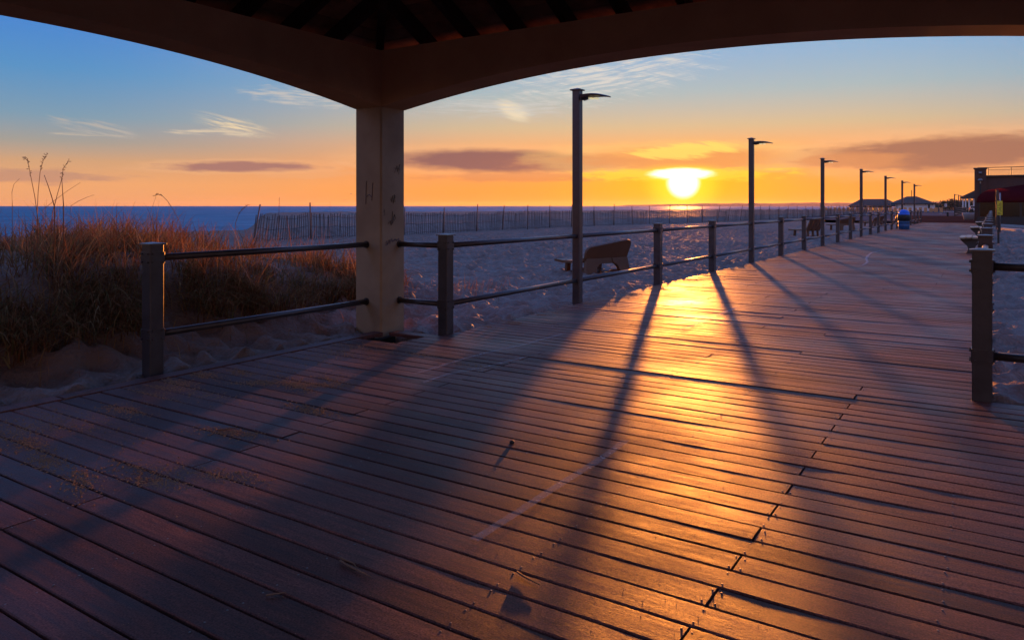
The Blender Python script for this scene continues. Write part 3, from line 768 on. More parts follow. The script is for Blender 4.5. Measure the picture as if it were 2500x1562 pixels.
# ------------------------------------------------------------------ boardwalk benches
def make_bench():
    root = empty('bench'); L_ = 1.9
    for i, (x, z, t) in enumerate([(-.32, .455, .1), (-.16, .465, 0), (0, .46, 0)]):
        MB().box((x, 0, z), (.145, L_, .04), bev=.006).build('slat', M['slat'], root)
    for i, (x, z) in enumerate([(.1, .56), (.15, .69), (.2, .82)]):
        Mx = Matrix.Translation((x, 0, z)) @ Matrix.Rotation(R(-20), 4, 'Y')
        MB().box(None, (.03, L_, .11), M=Mx).build('slat', M['slat'], root)
    for y in (-.72, .72):
        out = [(-.36, .43), (-.37, .40), (-.28, .30), (-.2, .22), (-.17, .13), (-.2, .04), (-.24, 0), (-.02, 0), (-.02, .1), (.02, .22), (.1, .32), (.24, .86), (.2, .87), (.07, .5), (.06, .43)]
        MB().prism(out, Matrix(((1, 0, 0, 0), (0, 0, 1, y - .04), (0, 1, 0, 0), (0, 0, 0, 1))), .08).build('support', M['casting'], root)
    return root
bp = make_bench()
for n, (y, lab) in enumerate([(26.4, 'nearest timber bench against the right hand railing'), (38.6, 'sunlit timber bench on the right, second from the viewer'), (51.0, 'farthest timber bench on the right, before the maroon awning')]):
    o = bp if n == 0 else copy_tree(bp); o.location = (-.42, y, .004); tag(o, lab, 'bench', 'benches along the right hand railing')

# ------------------------------------------------------------------ bin
b = empty('litter_bin', (-4.45, 50.2, .004), 'blue drum litter bin with a bright blue domed lid', 'litter bin')
MB().lathe((-4.45, 50.2, .004), [(.0, 0), (.29, 0), (.30, .02), (.30, .18), (.312, .2), (.312, .22), (.30, .24), (.30, .40), (.312, .42), (.312, .44), (.3, .46), (.3, .52)], 28).build('drum', M['drum'], b)
MB().lathe((-4.45, 50.2, .004), [(.32, .50), (.345, .52), (.345, .86), (.33, .88), (.0, .88)], 28).build('rim', M['black'], b)
MB().lathe((-4.45, 50.2, .004), [(.33, .87), (.33, .9)] + [(.32 * math.cos(a), .9 + .29 * math.sin(a)) for a in np.linspace(0, 1.57, 10)], 28).build('lid', M['blue'], b)
MB().box((-4.45, 49.87, .78), (.3, .06, .14), bev=.02).build('flap', M['black'], b)

# ------------------------------------------------------------------ snow fence
sf_ = empty('snow_fence', (-25.3, 19.6, 0), 'leaning snow fence of weathered slats strung between stakes along the beach', 'fence')
rf = random.Random(5); posts = []
y = 19.6
while y < 158:
    x = float(fence_x(np.array(y))) + rf.uniform(-.12, .12); posts.append((x, y)); y += rf.uniform(2.55, 3.1) * (1 if y < 75 else 1.25)
tops = []
for i, (x, y) in enumerate(posts):
    zg = hz(x, y); H = 1.48 + rf.uniform(-.06, .1); lean = rf.gauss(0, .05)
    if i == 0: lean = .22
    if i in (17, 18, 19): lean = .35
    a = (x, y, zg - .25); t = (x + .3 * lean, y + lean * H, zg + H); tops.append((a, t))
    MB().tube([a, t], [.034, .028], 6).build('stake', M['weathered'], sf_)
for i in range(len(posts) - 1):
    (xa, ya), (xb, yb) = posts[i], posts[i + 1]; L_ = math.hypot(xb - xa, yb - ya)
    panel = MB(); wires = MB(); n = int(L_ / .125); sagt = rf.uniform(.05, .13); l0 = (tops[i][1][1] - tops[i][0][1]) / 1.7; l1 = (tops[i + 1][1][1] - tops[i + 1][0][1]) / 1.7
    jit0 = rf.uniform(-.05, .05); wz = [[], [], []]
    for q in range(n):
        t = (q + .5) / n; x = xa + (xb - xa) * t + .05 * math.sin(t * 6 + i) - .04; yy = ya + (yb - ya) * t
        zg = hz(x, yy); ln = l0 * (1 - t) + l1 * t + rf.gauss(0, .025); sg = -sagt * math.sin(math.pi * t) + rf.gauss(0, .012) + jit0 * math.sin(math.pi * t)
        h_ = 1.13; a = Vector((x, yy, zg - .02 + sg * .3)); bb = Vector((x + rf.gauss(0, .02), yy + ln * h_, zg + h_ + sg))
        panel.bar(a, bb, .035, .010, up=(1, 0, 0))
        for w_, f_ in enumerate((.12, .5, .88)): wz[w_].append(a.lerp(bb, f_) + Vector((.012, 0, 0)))
    panel.build('slat_panel', M['weathered'], sf_)
    for w_ in wz:
        if len(w_) > 1: wires.tube([w_[0]] + w_[2:-1:3] + [w_[-1]], .009, 4, False)
    wires.build('wire', M['wire'], sf_)

# ------------------------------------------------------------------ far buildings on the left
def hip_roof(mb, x0, x1, y0, y1, z, hgt, ridge_axis, inset, th=.18):
    if ridge_axis == 'x': rr = [(x0 + inset, (y0 + y1) / 2, z + hgt), (x1 - inset, (y0 + y1) / 2, z + hgt)]
    else: rr = [((x0 + x1) / 2, y0 + inset, z + hgt), ((x0 + x1) / 2, y1 - inset, z + hgt)]
    v = [(x0, y0, z), (x1, y0, z), (x1, y1, z), (x0, y1, z)] + rr + [(x0, y0, z - th), (x1, y0, z - th), (x1, y1, z - th), (x0, y1, z - th)]
    f = [(0, 1, 5, 4), (1, 2, 5), (2, 3, 4, 5), (3, 0, 4)] if ridge_axis == 'x' else [(0, 1, 4), (1, 2, 5, 4), (2, 3, 5), (3, 0, 4, 5)]
    f += [(6, 7, 1, 0), (7, 8, 2, 1), (8, 9, 3, 2), (9, 6, 0, 3), (9, 8, 7, 6)]
    return mb.add(v, f)
def camframe(root_px, zc, z=0):   # local frame facing the viewer's side: u right, w away
    P = ray(root_px, 503, zc=zc); o = Vector((P.x, P.y, 0)); d = o.normalized()
    return lambda u, w, h: (o.x + u * d.y + w * d.x, o.y - u * d.x + w * d.y, h)
def upx(p0, zc): return zc / F * math.cos(math.atan((p0 - 1250) / F))
def cbox(mb, T, u0, u1, w0, w1, h0, h1):
    v = [T(u, w, h) for h in (h0, h1) for w in (w0, w1) for u in (u0, u1)]
    mb.add(v, [(0, 2, 3, 1), (4, 5, 7, 6), (0, 1, 5, 4), (1, 3, 7, 5), (3, 2, 6, 7), (2, 0, 4, 6)]); return mb
ZF = 230.; S = upx(2050, ZF)
def chip(T, u0, u1, w0, w1, z, hg, inset, th=.25):
    mb = MB(); m = (w0 + w1) / 2
    v = [T(u0, w0, z), T(u1, w0, z), T(u1, w1, z), T(u0, w1, z), T(u0 + inset, m, z + hg), T(u1 - inset, m, z + hg)] + [T(u0, w0, z - th), T(u1, w0, z - th), T(u1, w1, z - th), T(u0, w1, z - th)]
    mb.add(v, [(0, 1, 5, 4), (1, 2, 5), (2, 3, 4, 5), (3, 0, 4), (6, 7, 1, 0), (7, 8, 2, 1), (8, 9, 3, 2), (9, 6, 0, 3), (9, 8, 7, 6)]); return mb
def hh(py, zc=ZF): return CAMZ + (503 - py) / F * zc
T1 = camframe(2050, ZF)
px = lambda p: (p - 2050) * S
sh1 = empty('beach_shelter', T1(px(2125), 4, 0), 'long open beach shelter with a low dark hipped roof on posts', 'shelter')
chip(T1, px(2071), px(2195), 0, 9, hh(502), hh(486) - hh(502), px(2102) - px(2071)).build('roof', M['shingle'], sh1)
for p in (2076, 2083, 2093, 2101, 2113, 2124, 2133, 2147, 2153, 2164, 2173):
    for w in (.7, 8.2):
        cbox(MB(), T1, px(p) - .13, px(p) + .13, w, w + .3, -.4, hh(502) - .2).build('column', M['dark'], sh1)
cbox(MB(), T1, px(2076), px(2172), .75, .9, hh(502) - .65, hh(502) - .3).build('tie_beam', M['dark'], sh1)
T2 = camframe(2050, 218.)
S2 = upx(2050, 218.); px2 = lambda p: (p - 2050) * S2
wb = empty('white_building', T2(px2(2230), 4, 0), 'low white building with a dark hipped roof and one doorway', 'building')
cbox(MB(), T2, px2(2188), px2(2273), .6, 9.6, -.6, hh(497.3, 218)).build('wall', M['white_wall'], wb)
wr = chip(T2, px2(2172), px2(2275), -.1, 10.4, hh(497, 218), hh(480, 218) - hh(497, 218), px2(2212) - px2(2172)).build('roof', M['shingle'], wb)
cbox(MB(), T2, px2(2257), px2(2261.5), .54, .7, hh(509, 218), hh(499.8, 218)).build('door', M['dark'], wb)
for a, b_ in ((2198.5, 2205), (2250.5, 2252), (2266.5, 2268)):
    cbox(MB(), T2, px2(a), px2(b_), .55, .7, hh(500.5, 218), hh(498, 218)).build('window', M['glassy'], wb)
an = MB(); an.tube([T2(px2(2223), 5, hh(480, 218) - .1), T2(px2(2223), 5, hh(465, 218))], .09, 6); an.tube([T2(px2(2221.5), 5, hh(467, 218)), T2(px2(2223.5), 5, hh(467, 218))], .07, 5); an.build('antenna', M['dark'], wb)
# orange barrier fence stretches beside them
bf = empty('barrier_fence', T2(px2(2245), -14, -.1), 'low orange barrier fence in front of the white building', 'fence')
cbox(MB(), T2, px2(2250), px2(2266), -14, -13.9, -.1, hh(509.5, 204)).build('mesh_panel', M['barrier'], bf)
for u in (2250, 2258, 2266): cbox(MB(), T2, px2(u) - .06, px2(u) + .06, -14.15, -14.02, -.3, hh(508.5, 204)).build('stake', M['weathered'], bf)
bf2 = empty('barrier_fence', T1(px(2040), -60, 0), 'sunlit orange slat fence on the beach left of the open shelter', 'fence')
for i in range(26):
    u = px(2012) + i * 1.0; cbox(MB(), T1, u, u + .62, -50 - i * .4, -49.9 - i * .4, -.1, hh(506.5 + (i % 3) * .5, 175)).build('slat_panel', M['barrier'], bf2)

# ------------------------------------------------------------------ far deck, paving
fd = MB()
for i in range(90):
    y0 = 71.9 + i * .55; xl = -5.2 - max(0, (i - 4)) * .085; xl = max(xl, -12.5); xr = -.1 + min(i, 12) * .3
    fd.box(((xl + xr) / 2, y0 + .27, -.02 + .0008 * math.sin(i * 2.1)), (xr - xl, .53, .05))
tag(fd.build('far_deck', M['fardeck']), 'reddish brown deck beyond the end of the railing', 'deck', kind='structure')
pv = MB(); pv.add([(-18, 84, -.0), (-5, 73, -.0), (-5, 121.5, -.0), (-3.25, 121.5, 0), (-3.25, 320, -.0), (-40, 320, -.0)], [(0, 1, 2, 3, 4, 5)])
tag(pv.build('path', M['asphalt']), 'grey paved ground left of the far deck', 'paving', kind='structure')
rp = MB(); rp.add([(-3.2, 121, .02), (2.5, 121, .02), (2.5, 320, .1), (-3.2, 320, .1)], [(0, 1, 2, 3)])
tag(rp.build('pavement', M['concrete']), 'pale pavement beyond the far deck', 'pavement', kind='structure')

# ------------------------------------------------------------------ brick building, awning on the right
BY = 72.; zB = lambda py, zc: CAMZ + (503 - py) / F * zc
bb = empty('brick_building', (4, 76, 0), 'dark brick building with a corner tower and a glass railed roof terrace', 'building')
def wx(px_, Y): r = (px_ - 1250) / F; zc = Y / (ST * r + CT); return r * zc * CT - zc * ST, zc
tx0, tz = wx(2379, BY); tx1, _ = wx(2408, BY)
Ht = zB(413, tz); Hw = zB(432.5, tz)
MB().box(((tx0 + tx1) / 2, BY + .55, Ht / 2 - .2), (tx1 - tx0, 1.1, Ht + .4)).build('tower', M['brick'], bb)
MB().box(((tx0 + tx1) / 2, BY + .55, Ht + .045), (tx1 - tx0 + .14, 1.24, .09)).build('coping', M['dark'], bb)
w_ = MB(); w_.box((tx1 + 7, BY + 4.2, Hw / 2 - .2), (14, 8, Hw + .4)); w_.build('wall', M['brick'], bb)
MB().box((tx1 + 7, BY + 4.15, Hw + .06), (14.1, 8.2, .12)).build('parapet', M['dark'], bb)
wl = MB(); lx = (tx0 + tx1) / 2; wl.lathe((lx, BY - .16, zB(441.5, tz)), [(0, .18), (.09, .17), (.17, .08), (.19, 0), (.12, -.03), (0, -.03)], 14); wl.box((lx, BY - .05, zB(443, tz)), (.08, .1, .4)); wl.build('wall_lamp', M['steel'], bb)
MB().lathe((lx, BY - .02, zB(423, tz)), [(0, -.1), (.12, -.1), (.12, .1), (0, .1)], 12).build('vent', M['steel'], bb)
MB().box((lx, BY - .05, zB(465, tz)), (.12, .1, 1.1)).build('downpipe', M['dark'], bb)
rr_ = MB(); zt = zB(409.8, tz); zt2 = zB(415.5, tz); zt3 = zB(430, tz)
x = tx1 + .15
rr_.tube([(tx0 + .2, BY + .3, zt), (tx1 + 14, BY + .3, zt)], .03, 6)
for zz in (zt2, zt3): rr_.tube([(x, BY + .3, zz), (tx1 + 14, BY + .3, zz)], .018, 5)
for i in range(9): rr_.tube([(x + i * 1.55, BY + .3, Hw), (x + i * 1.55, BY + .3, zt)], .022, 6)
ro = rr_.build('roof_railing', M['dark'], bb)
for i in range(8): MB().box((x + .775 + i * 1.55, BY + .3, (zt2 + zt3) / 2), (1.4, .012, zt2 - zt3 - .06)).build('pane', M['glass'], ro)
# awning tent
AY0, AY1 = 66., 71.9
ax0, az = wx(2384, AY0)
aw = empty('awning_tent', (ax0 + 4, 69, 0), 'maroon awning tent with clear panes in front of the brick building', 'awning')
zb_, zs_ = zB(494.5, az), zB(473, az)
n = 9; vs_ = []; 
xr_ = ax0 + 14
def ring(t):   # outline from the valance, curving over to the ridge line
    a = t * math.pi / 2; r = 1.15
    return r * (1 - math.cos(a)), r * math.sin(a) * (zs_ - zb_ + .35) / 1.15
secs = []
for i in range(n + 1):
    dx, dz = ring(i / n); secs.append((dx, zb_ + dz))
zr = zB(452, az) + .15
secs.append((3.6, zr)); 
for dx, z in secs: vs_ += [(ax0 + dx, AY0 + dx * .8, z), (xr_, AY0 + dx * .8, z)]
fs_ = [(2 * i, 2 * i + 1, 2 * i + 3, 2 * i + 2) for i in range(len(secs) - 1)]
m0 = len(vs_)
for dx, z in secs: vs_ += [(ax0 + dx, AY0 + dx * .8, z), (ax0 + dx, AY1, z)]
fs_ += [(m0 + 2 * i + 1, m0 + 2 * i, m0 + 2 * i + 2, m0 + 2 * i + 3) for i in range(len(secs) - 1)]
a_ = MB(); a_.add(vs_, fs_, True); a_ = a_.build('canopy', M['awning'], aw)
sol = a_.modifiers.new('thickness', 'SOLIDIFY'); sol.thickness = .02
zs0 = zB(529, az)
fr = MB(); fr.box((ax0 + 7, AY0 + .12, zs0 / 2 - .1), (14, .12, zs0 + .2)); fr.box((ax0 + .18, (AY0 + AY1) / 2 + .1, zs0 / 2 - .1), (.12, AY1 - AY0 - .3, zs0 + .2)); fr.build('base_wall', M['dark'], aw)
for i in range(11): MB().box((ax0 + .16 + i * 1.3, AY0 + .12, (zs0 + zb_) / 2), (.1, .1, zb_ - zs0)).build('mullion', M['dark'], aw)
for i in range(1, 4): MB().box((ax0 + .18, AY0 + .12 + i * 1.6, (zs0 + zb_) / 2), (.1, .1, zb_ - zs0)).build('mullion', M['dark'], aw)
for i in range(10): MB().box((ax0 + .81 + i * 1.3, AY0 + .12, (zs0 + zb_) / 2), (1.18, .015, zb_ - zs0 - .02)).build('pane', M['vinyl'], aw)
for i in range(3): MB().box((ax0 + .18, AY0 + .92 + i * 1.6, (zs0 + zb_) / 2), (.015, 1.48, zb_ - zs0 - .02)).build('pane', M['vinyl'], aw)

# yellow sign and the pole behind it
P = ray(2437.5, 593, zc=28.2); sx, sy = P.x, P.y
sg = empty('sign_post', (sx, sy, 0), 'yellow notice on a dark post at the right edge of the sand', 'sign')
MB().bar((sx, sy, -.2), (sx, sy, zB(487, 28.2)), .07, .07).build('post', M['dark'], sg)
c0 = ray(2440.8, 508, zc=28.1)
T3 = camframe(2440.8, 28.12)
bd = MB(); cbox(bd, T3, -.088, .088, 0, .012, zB(525, 28.1), zB(490.5, 28.1)); bd = bd.build('board', M['yellow'], sg)
rs_ = random.Random(2)
for q, zz in enumerate(np.linspace(zB(496, 28.1), zB(522, 28.1), 10)):
    for u0 in (-.066, -.022, .022):
        if rs_.random() < .78: cbox(MB(), T3, u0, u0 + rs_.uniform(.025, .04), -.004, -.001, zz - .012, zz + .012).build('lettering', M['print'], bd)
P = ray(2434.5, 560, zc=44.8)
po = MB().bar((P.x, P.y, -.2), (P.x, P.y, zB(464, 44.8)), .14, .14); po = po.build('pole', M['metal']); tag(po, 'plain square grey pole standing behind the yellow notice', 'pole')
P = ray(2441.5, 560, zc=40); po = MB().tube([(P.x, P.y, -.2), (P.x, P.y, zB(471, 40))], .035, 8).build('pole', M['steel']); tag(po, 'thin round steel pole rising behind the yellow notice', 'pole')
# kerbs on the sand right of the boardwalk
for n, (a, b_, lab) in enumerate([((2441, 560), (2500, 566), 'long pale kerb stone on the sand, nearest of three'), ((2440, 551), (2500, 555), 'pale kerb stone on the sand, middle of three'), ((2440, 545), (2500, 546), 'thin far kerb stone under the awning tent, last of three')]):
    p0, p1 = g2(*a), g2(*b_); d = (p1 - p0); p1 = p0 + d * 1.6
    kb = MB().bar((p0.x, p0.y, .03), (p1.x, p1.y, .03), .3, .16); tag(kb.build('kerb', M['concrete']), lab, 'kerb', 'kerb stones right of the boardwalk')

# planter with a plant
P = g2(2371, 536.7); 
pn = empty('planter', (P.x, P.y, 0), 'round concrete planter by the corner of the brick tower', 'planter')
MB().lathe((P.x, P.y, -.02), [(0, 0), (.62, 0), (.78, .62), (.8, .7), (.72, .72), (.68, .62), (0, .6)], 20).build('tub', M['concrete'], pn)
def shrub(name, x, y, z, rx, rz_, n, lab, cat, group=None, leaf=.09):
    root = empty(name, (x, y, z), lab, cat, group); r = np.random.default_rng(int(abs(x * 97 + y * 31)) + 1)
    lobes = [(r.normal(0, rx * .45), r.normal(0, rx * .45), rz_ * r.uniform(.35, .8), rx * r.uniform(.3, .55)) for _ in range(8)]
    f = MB()
    for q in range(n):
        l = lobes[q % 8]; d = r.normal(0, 1, 3); d /= np.linalg.norm(d); rr2 = l[3] * r.uniform(.5, 1.05)
        c = Vector((x + l[0] + d[0] * rr2, y + l[1] + d[1] * rr2, z + max(.03, l[2] + d[2] * rr2 * .8)))
        a = Vector(r.normal(0, 1, 3)).normalized() * leaf * r.uniform(.6, 1.4); b2 = Vector(r.normal(0, 1, 3)).cross(a).normalized() * leaf * .5
        f.add([c - a, c + b2, c + a, c - b2], [(0, 1, 2, 3)])
    f.build('foliage', M['leaf'], root)
    st = MB()
    for q in range(6):
        l = lobes[q]; st.tube([(x, y, z - .1), (x + l[0] * .5, y + l[1] * .5, z + l[2] * .5), (x + l[0], y + l[1], z + l[2])], [rx * .05, rx * .035, rx * .012], 5, False)
    st.build('stem', M['twig'], root)
    return root
shrub('plant', P.x, P.y, .58, .5, .55, 240, 'dark bushy plant growing in the concrete planter', 'plant', leaf=.07)
# picnic table in front of the far railing
P = ray(2313, 503, zc=98.); tp = empty('picnic_table', (P.x, P.y, 0), 'small picnic table on one leg before the distant railing', 'table')
T4 = camframe(2313, 98.)
cbox(MB(), T4, -.42, .75, -.5, .5, .58, .66).build('tabletop', M['concrete'], tp)
cbox(MB(), T4, -.08, .14, -.1, .1, -.05, .58).build('leg', M['black'], tp)
for u in (-.75, 1.0): cbox(MB(), T4, u - .14, u + .14, -.45, .45, .36, .42).build('seat', M['concrete'], tp)
shrub('potted_plant', *T4(.35, 0, .66), .28, .4, 70, 'small leafy pot plant on the distant picnic table', 'plant', leaf=.06)
# far railing + porch + car + sign + shrubs
T5 = camframe(2330, 118.)
fr_ = empty('railing', T5(0, 0, 0), 'distant dark railing leading to the columned porch', 'railing', 'pipe railings')
pts5 = [ray(2331, 503, zc=104.), ray(2345, 503, zc=125.), ray(2358, 503, zc=150.), ray(2375, 503, zc=185.)]
poly = []
for a, b_ in zip(pts5[:-1], pts5[1:]):
    for i in range(5): poly.append(a.lerp(b_, i / 5))
poly.append(pts5[-1])
for p in poly: MB().bar((p.x, p.y, -.2), (p.x, p.y, 1.15), .16, .16).build('post', M['dark'], fr_)
for z in (1.05, .75, .45, .18):
    MB().tube([(p.x, p.y, z) for p in poly], .05, 6).build('rail', M['dark'], fr_)
T6 = camframe(2346, 175.); S6 = upx(2346, 175.); p6 = lambda p: (p - 2346) * S6
pc = empty('porch_building', T6(3, 4, 0), 'distant porch with pale columns and a sloping dark roof', 'building')
mb = MB(); zE = hh(481.5, 175); zA = hh(466, 175)
v = [T6(p6(2344), 0, zE), T6(p6(2344), 7, zE), T6(p6(2378), 0, zA), T6(p6(2378), 7, zA), T6(p6(2420), 0, zA), T6(p6(2420), 7, zA)]
v += [T6(p6(2344), 0, zE - .35), T6(p6(2344), 7, zE - .35), T6(p6(2378), 0, zE - .35), T6(p6(2378), 7, zE - .35), T6(p6(2420), 0, zE - .35), T6(p6(2420), 7, zE - .35)]
mb.add(v, [(0, 2, 3, 1), (2, 4, 5, 3), (0, 6, 8, 2), (2, 8, 10, 4), (1, 3, 9, 7), (3, 5, 11, 9), (0, 1, 7, 6), (6, 7, 9, 8), (8, 9, 11, 10), (4, 10, 11, 5)]); mb.build('roof', M['shingle'], pc)
for p in (2351, 2357.5, 2366, 2378, 2395):
    for w in (.5, 6.2): cbox(MB(), T6, p6(p) - .14, p6(p) + .14, w, w + .28, -.3, zE - .35).build('column', M['white_wall'], pc)
cbox(MB(), T6, p6(2384), p6(2420), 2, 6.8, -.3, zE - .4).build('wall', M['brick'], pc)
T7 = camframe(2379, 140.)
car = empty('parked_car', T7(0, 0, 0), 'white car seen from behind, half hidden by the brick tower', 'car')
z7 = -.0
body = MB(); prof = [(-.9, .28), (-.92, .62), (-.86, .95), (-.66, 1.38), (-.55, 1.46), (.55, 1.46), (.66, 1.38), (.86, .95), (.92, .62), (.9, .28)]
vsb = []
for w, k_ in ((0, .97), (.25, 1.), (4.0, 1.), (4.3, .93)): vsb += [T7(u * k_, w, h * (1 if w < 3 else .78) if h > .9 else h) for u, h in prof]
nn = len(prof); fb = [(i * nn + j, i * nn + (j + 1) % nn, (i + 1) * nn + (j + 1) % nn, (i + 1) * nn + j) for i in range(3) for j in range(nn)] + [tuple(range(nn)), tuple(3 * nn + j for j in range(nn - 1, -1, -1))]
body.add(vsb, fb); body.build('body', M['carpaint'], car)
cbox(MB(), T7, -.6, .6, -.02, .0, 1.0, 1.33).build('rear_window', M['glassy'], car)
for u in (-.74, .74): cbox(MB(), T7, u - .11, u + .11, -.03, -.002, .72, .98).build('tail_light', M['tail'], car)
cbox(MB(), T7, -.9, .9, -.06, -.002, .34, .52).build('bumper', M['black'], car)
for u in (-.74, .74):
    for w in (.75, 3.5): MB().tube([T7(u - .1, w, .31), T7(u + .1, w, .31)], .31, 14).build('wheel', M['black'], car)
T8 = camframe(2309, 150.)
fs8 = empty('sign_post', T8(0, 0, 0), 'small white sign on a thin post, far off beside the white building', 'sign')
cbox(MB(), T8, -.05, .05, 0, .08, -.2, hh(497, 150)).build('post', M['dark'], fs8)
b8 = cbox(MB(), T8, -.2, .2, -.03, -.005, hh(505, 150), hh(497.5, 150)).build('board', M['whitesign'], fs8)
cbox(MB(), T8, -.06, .06, -.04, -.032, hh(503, 150), hh(499.5, 150)).build('marking', M['dark'], b8)
slabs = ['low dark bush just right of the white building', 'dark bush behind the small white sign', 'rounded dark bush left of the far lamps', 'taller dark bush behind the far lamps', 'dark bush seen between the porch columns', 'bush with ragged top at the foot of the leftmost far lamp', 'pale low bush beside the white building wall', 'dark bush filling the gap before the porch', 'dark bush beyond the porch floor']
for (p, zc, rx, rz_), lab in zip([(2286, 262, 3.2, 2.9), (2304, 250, 3.4, 3.0), (2318, 240, 3.4, 3.4), (2337, 236, 3.2, 3.6), (2356, 250, 3.2, 3.4), (2326, 232, 2.2, 4.4), (2277, 270, 3, 2.6), (2346, 240, 3.2, 3.4), (2372, 240, 3.6, 4.2)], slabs):
    Q_ = ray(p, 503, zc=zc); shrub('shrub', Q_.x, Q_.y, -.3, rx, rz_, 420, lab, 'shrub', 'bushes at the far end of the boardwalk', leaf=.3)

# ------------------------------------------------------------------ gulls
def make_gull():
    g_ = MB(); g_.lathe((0, 0, 0), [(0, -.2), (.03, -.17), (.055, -.05), (.06, .05), (.035, .15), (.03, .19), (0, .23)], 8)
    g_.v = [(v[0], v[2], v[1]) for v in g_.v]
    for sgn in (-1, 1):
        g_.add([(0, .08, .03), (0, -.06, .03), (sgn * .3, -.04, .14), (sgn * .3, .06, .15), (sgn * .62, -.1, .06), (0, .08, .015), (0, -.06, .015), (sgn * .3, -.04, .125), (sgn * .3, .06, .135)], [(0, 1, 2, 3), (3, 2, 4), (5, 8, 7, 6), (8, 4, 7), (0, 3, 8, 5), (1, 6, 7, 2), (3, 4, 8), (2, 7, 4)])
    return g_.build('gull', M['feather'])
gp = make_gull()
for n, (px_, py_, zc, lab) in enumerate([(497, 463, 240, 'gull gliding over the sea, farthest left'), (857, 474, 220, 'upper gull just left of the pillar'), (842, 489, 230, 'lower gull just left of the pillar'), (763, 496, 300, 'gull low over the sea above the slat fence')]):
    o = gp if n == 0 else copy_tree(gp); o.location = ray(px_, py_, zc=zc); o.rotation_euler = (0, .25 * (-1) ** n, 1.2 + n); tag(o, lab, 'gull', 'gulls over the sea')

# ------------------------------------------------------------------ dry reeds on the planks
for pts, lab in [([(830, 1372), (850, 1384), (875, 1397), (905, 1412)], 'dry forked reed lying on the near planks'), ([(1262, 1400), (1280, 1412), (1318, 1432)], 'dark dry reed caught in a plank gap at the bottom middle'), ([(650, 1457), (700, 1450)], 'short dark twig on the planks near the bottom left'), ([(530, 1052), (556, 1050), (580, 1047)], 'bent twig lying across the sandy planks'), ([(155, 978), (230, 955), (310, 932)], 'long thin stick lying in the sand at the deck edge')]:
    P = [g2(*p) + Vector((0, 0, .008)) for p in pts]
    m = MB().tube(P, [.004] * (len(P) - 1) + [.0015], 5)
    if len(P) == 4: m.tube([P[0] + Vector((0, 0, .012)), P[1] + Vector((.01, .02, .002)), P[2]], [.005, .003, .001], 5)
    tag(m.build('dry_reed', M['twig']), lab, 'dry reed', 'dry reeds and twigs on the deck')
for (p_, lab) in [((1093, 783), 'dark pebble on the sand right of the near rail post'), ((1250, 1082), 'small dark seed pod on the middle planks')]:
    P = g2(*p_); m = MB(); m.lathe((P.x, P.y, .0), [(0, .045), (.03, .038), (.042, .018), (.035, 0)], 8) if p_[1] < 900 else m.lathe((P.x, P.y, .0), [(0, .02), (.012, .015), (.016, .008), (.012, 0)], 8)
    tag(m.build('pebble' if p_[1] < 900 else 'seed_pod', M['black']), lab, 'pebble' if p_[1] < 900 else 'seed pod')

# ------------------------------------------------------------------ sky
w = bpy.data.worlds.new('World'); sc.world = w; w.use_nodes = True
N = w.node_tree.nodes; L = w.node_tree.links
for n in list(N): N.remove(n)
def val(x):
    n = N.new('ShaderNodeValue'); n.outputs[0].default_value = x; return n.outputs[0]
def m_(op, a, b=None, c=None, clamp=False):
    n = N.new('ShaderNodeMath'); n.operation = op; n.use_clamp = clamp
    for i, x in enumerate((a, b, c)):
        if x is None: continue
        if isinstance(x, (int, float)): n.inputs[i].default_value = x
        else: L.new(x, n.inputs[i])
    return n.outputs[0]
def smooth(x, lo, hi):
    n = N.new('ShaderNodeMapRange'); n.interpolation_type = 'SMOOTHSTEP'; L.new(x, n.inputs['Value'])
    n.inputs['From Min'].default_value = lo; n.inputs['From Max'].default_value = hi; return n.outputs[0]
def mix(f, a, b, mode='MIX'):
    n = N.new('ShaderNodeMix'); n.data_type = 'RGBA'; n.blend_type = mode; n.clamp_factor = True
    if isinstance(f, (int, float)): n.inputs[0].default_value = f
    else: L.new(f, n.inputs[0])
    for s_, x in ((6, a), (7, b)):
        if isinstance(x, tuple): n.inputs[s_].default_value = (*x, 1)
        else: L.new(x, n.inputs[s_])
    return n.outputs[2]
tc = N.new('ShaderNodeTexCoord'); sep = N.new('ShaderNodeSeparateXYZ'); L.new(tc.outputs['Generated'], sep.inputs[0])
dx, dy, dz = sep.outputs
s0, c0_ = math.sin(SUN_AZ), math.cos(SUN_AZ)       # sun direction on the ground: (-s0, c0)
fw = m_('ADD', m_('MULTIPLY', dx, -s0), m_('MULTIPLY', dy, c0_)); rt = m_('ADD', m_('MULTIPLY', dx, c0_), m_('MULTIPLY', dy, s0))
AZ = m_('MULTIPLY', m_('ARCTAN2', rt, fw), 57.29578); EL = m_('MULTIPLY', m_('ARCSINE', dz), 57.29578)
AA = m_('ABSOLUTE', AZ)
def ramp(stops, emax=60):
    r = N.new('ShaderNodeValToRGB'); e = r.color_ramp.elements
    while len(e) < len(stops): e.new(.5)
    for q, (p, c) in zip(e, stops): q.position = math.sqrt(max(p, 0) / emax); q.color = (*c, 1)
    L.new(m_('SQRT', m_('DIVIDE', m_('MAXIMUM', EL, 0.0), emax)), r.inputs[0]); return r.outputs[0]
HI = [(22, (.23, .41, 1.02)), (60, (.13, .25, .7))]
rA = ramp([(0, (.86, .36, .15)), (1.5, (.87, .40, .17)), (3, (.66, .37, .2)), (4.3, (.38, .35, .31)), (6, (.21, .34, .45)), (9, (.1, .295, .57)), (13, (.06, .23, .66))] + HI)
rB = ramp([(0, (1., .27, .045)), (1.2, (1., .345, .06)), (3, (1., .365, .11)), (4.6, (.9, .44, .19)), (6, (.68, .5, .3)), (8.5, (.41, .5, .52)), (11, (.29, .46, .65)), (14.5, (.22, .43, .76))] + HI)
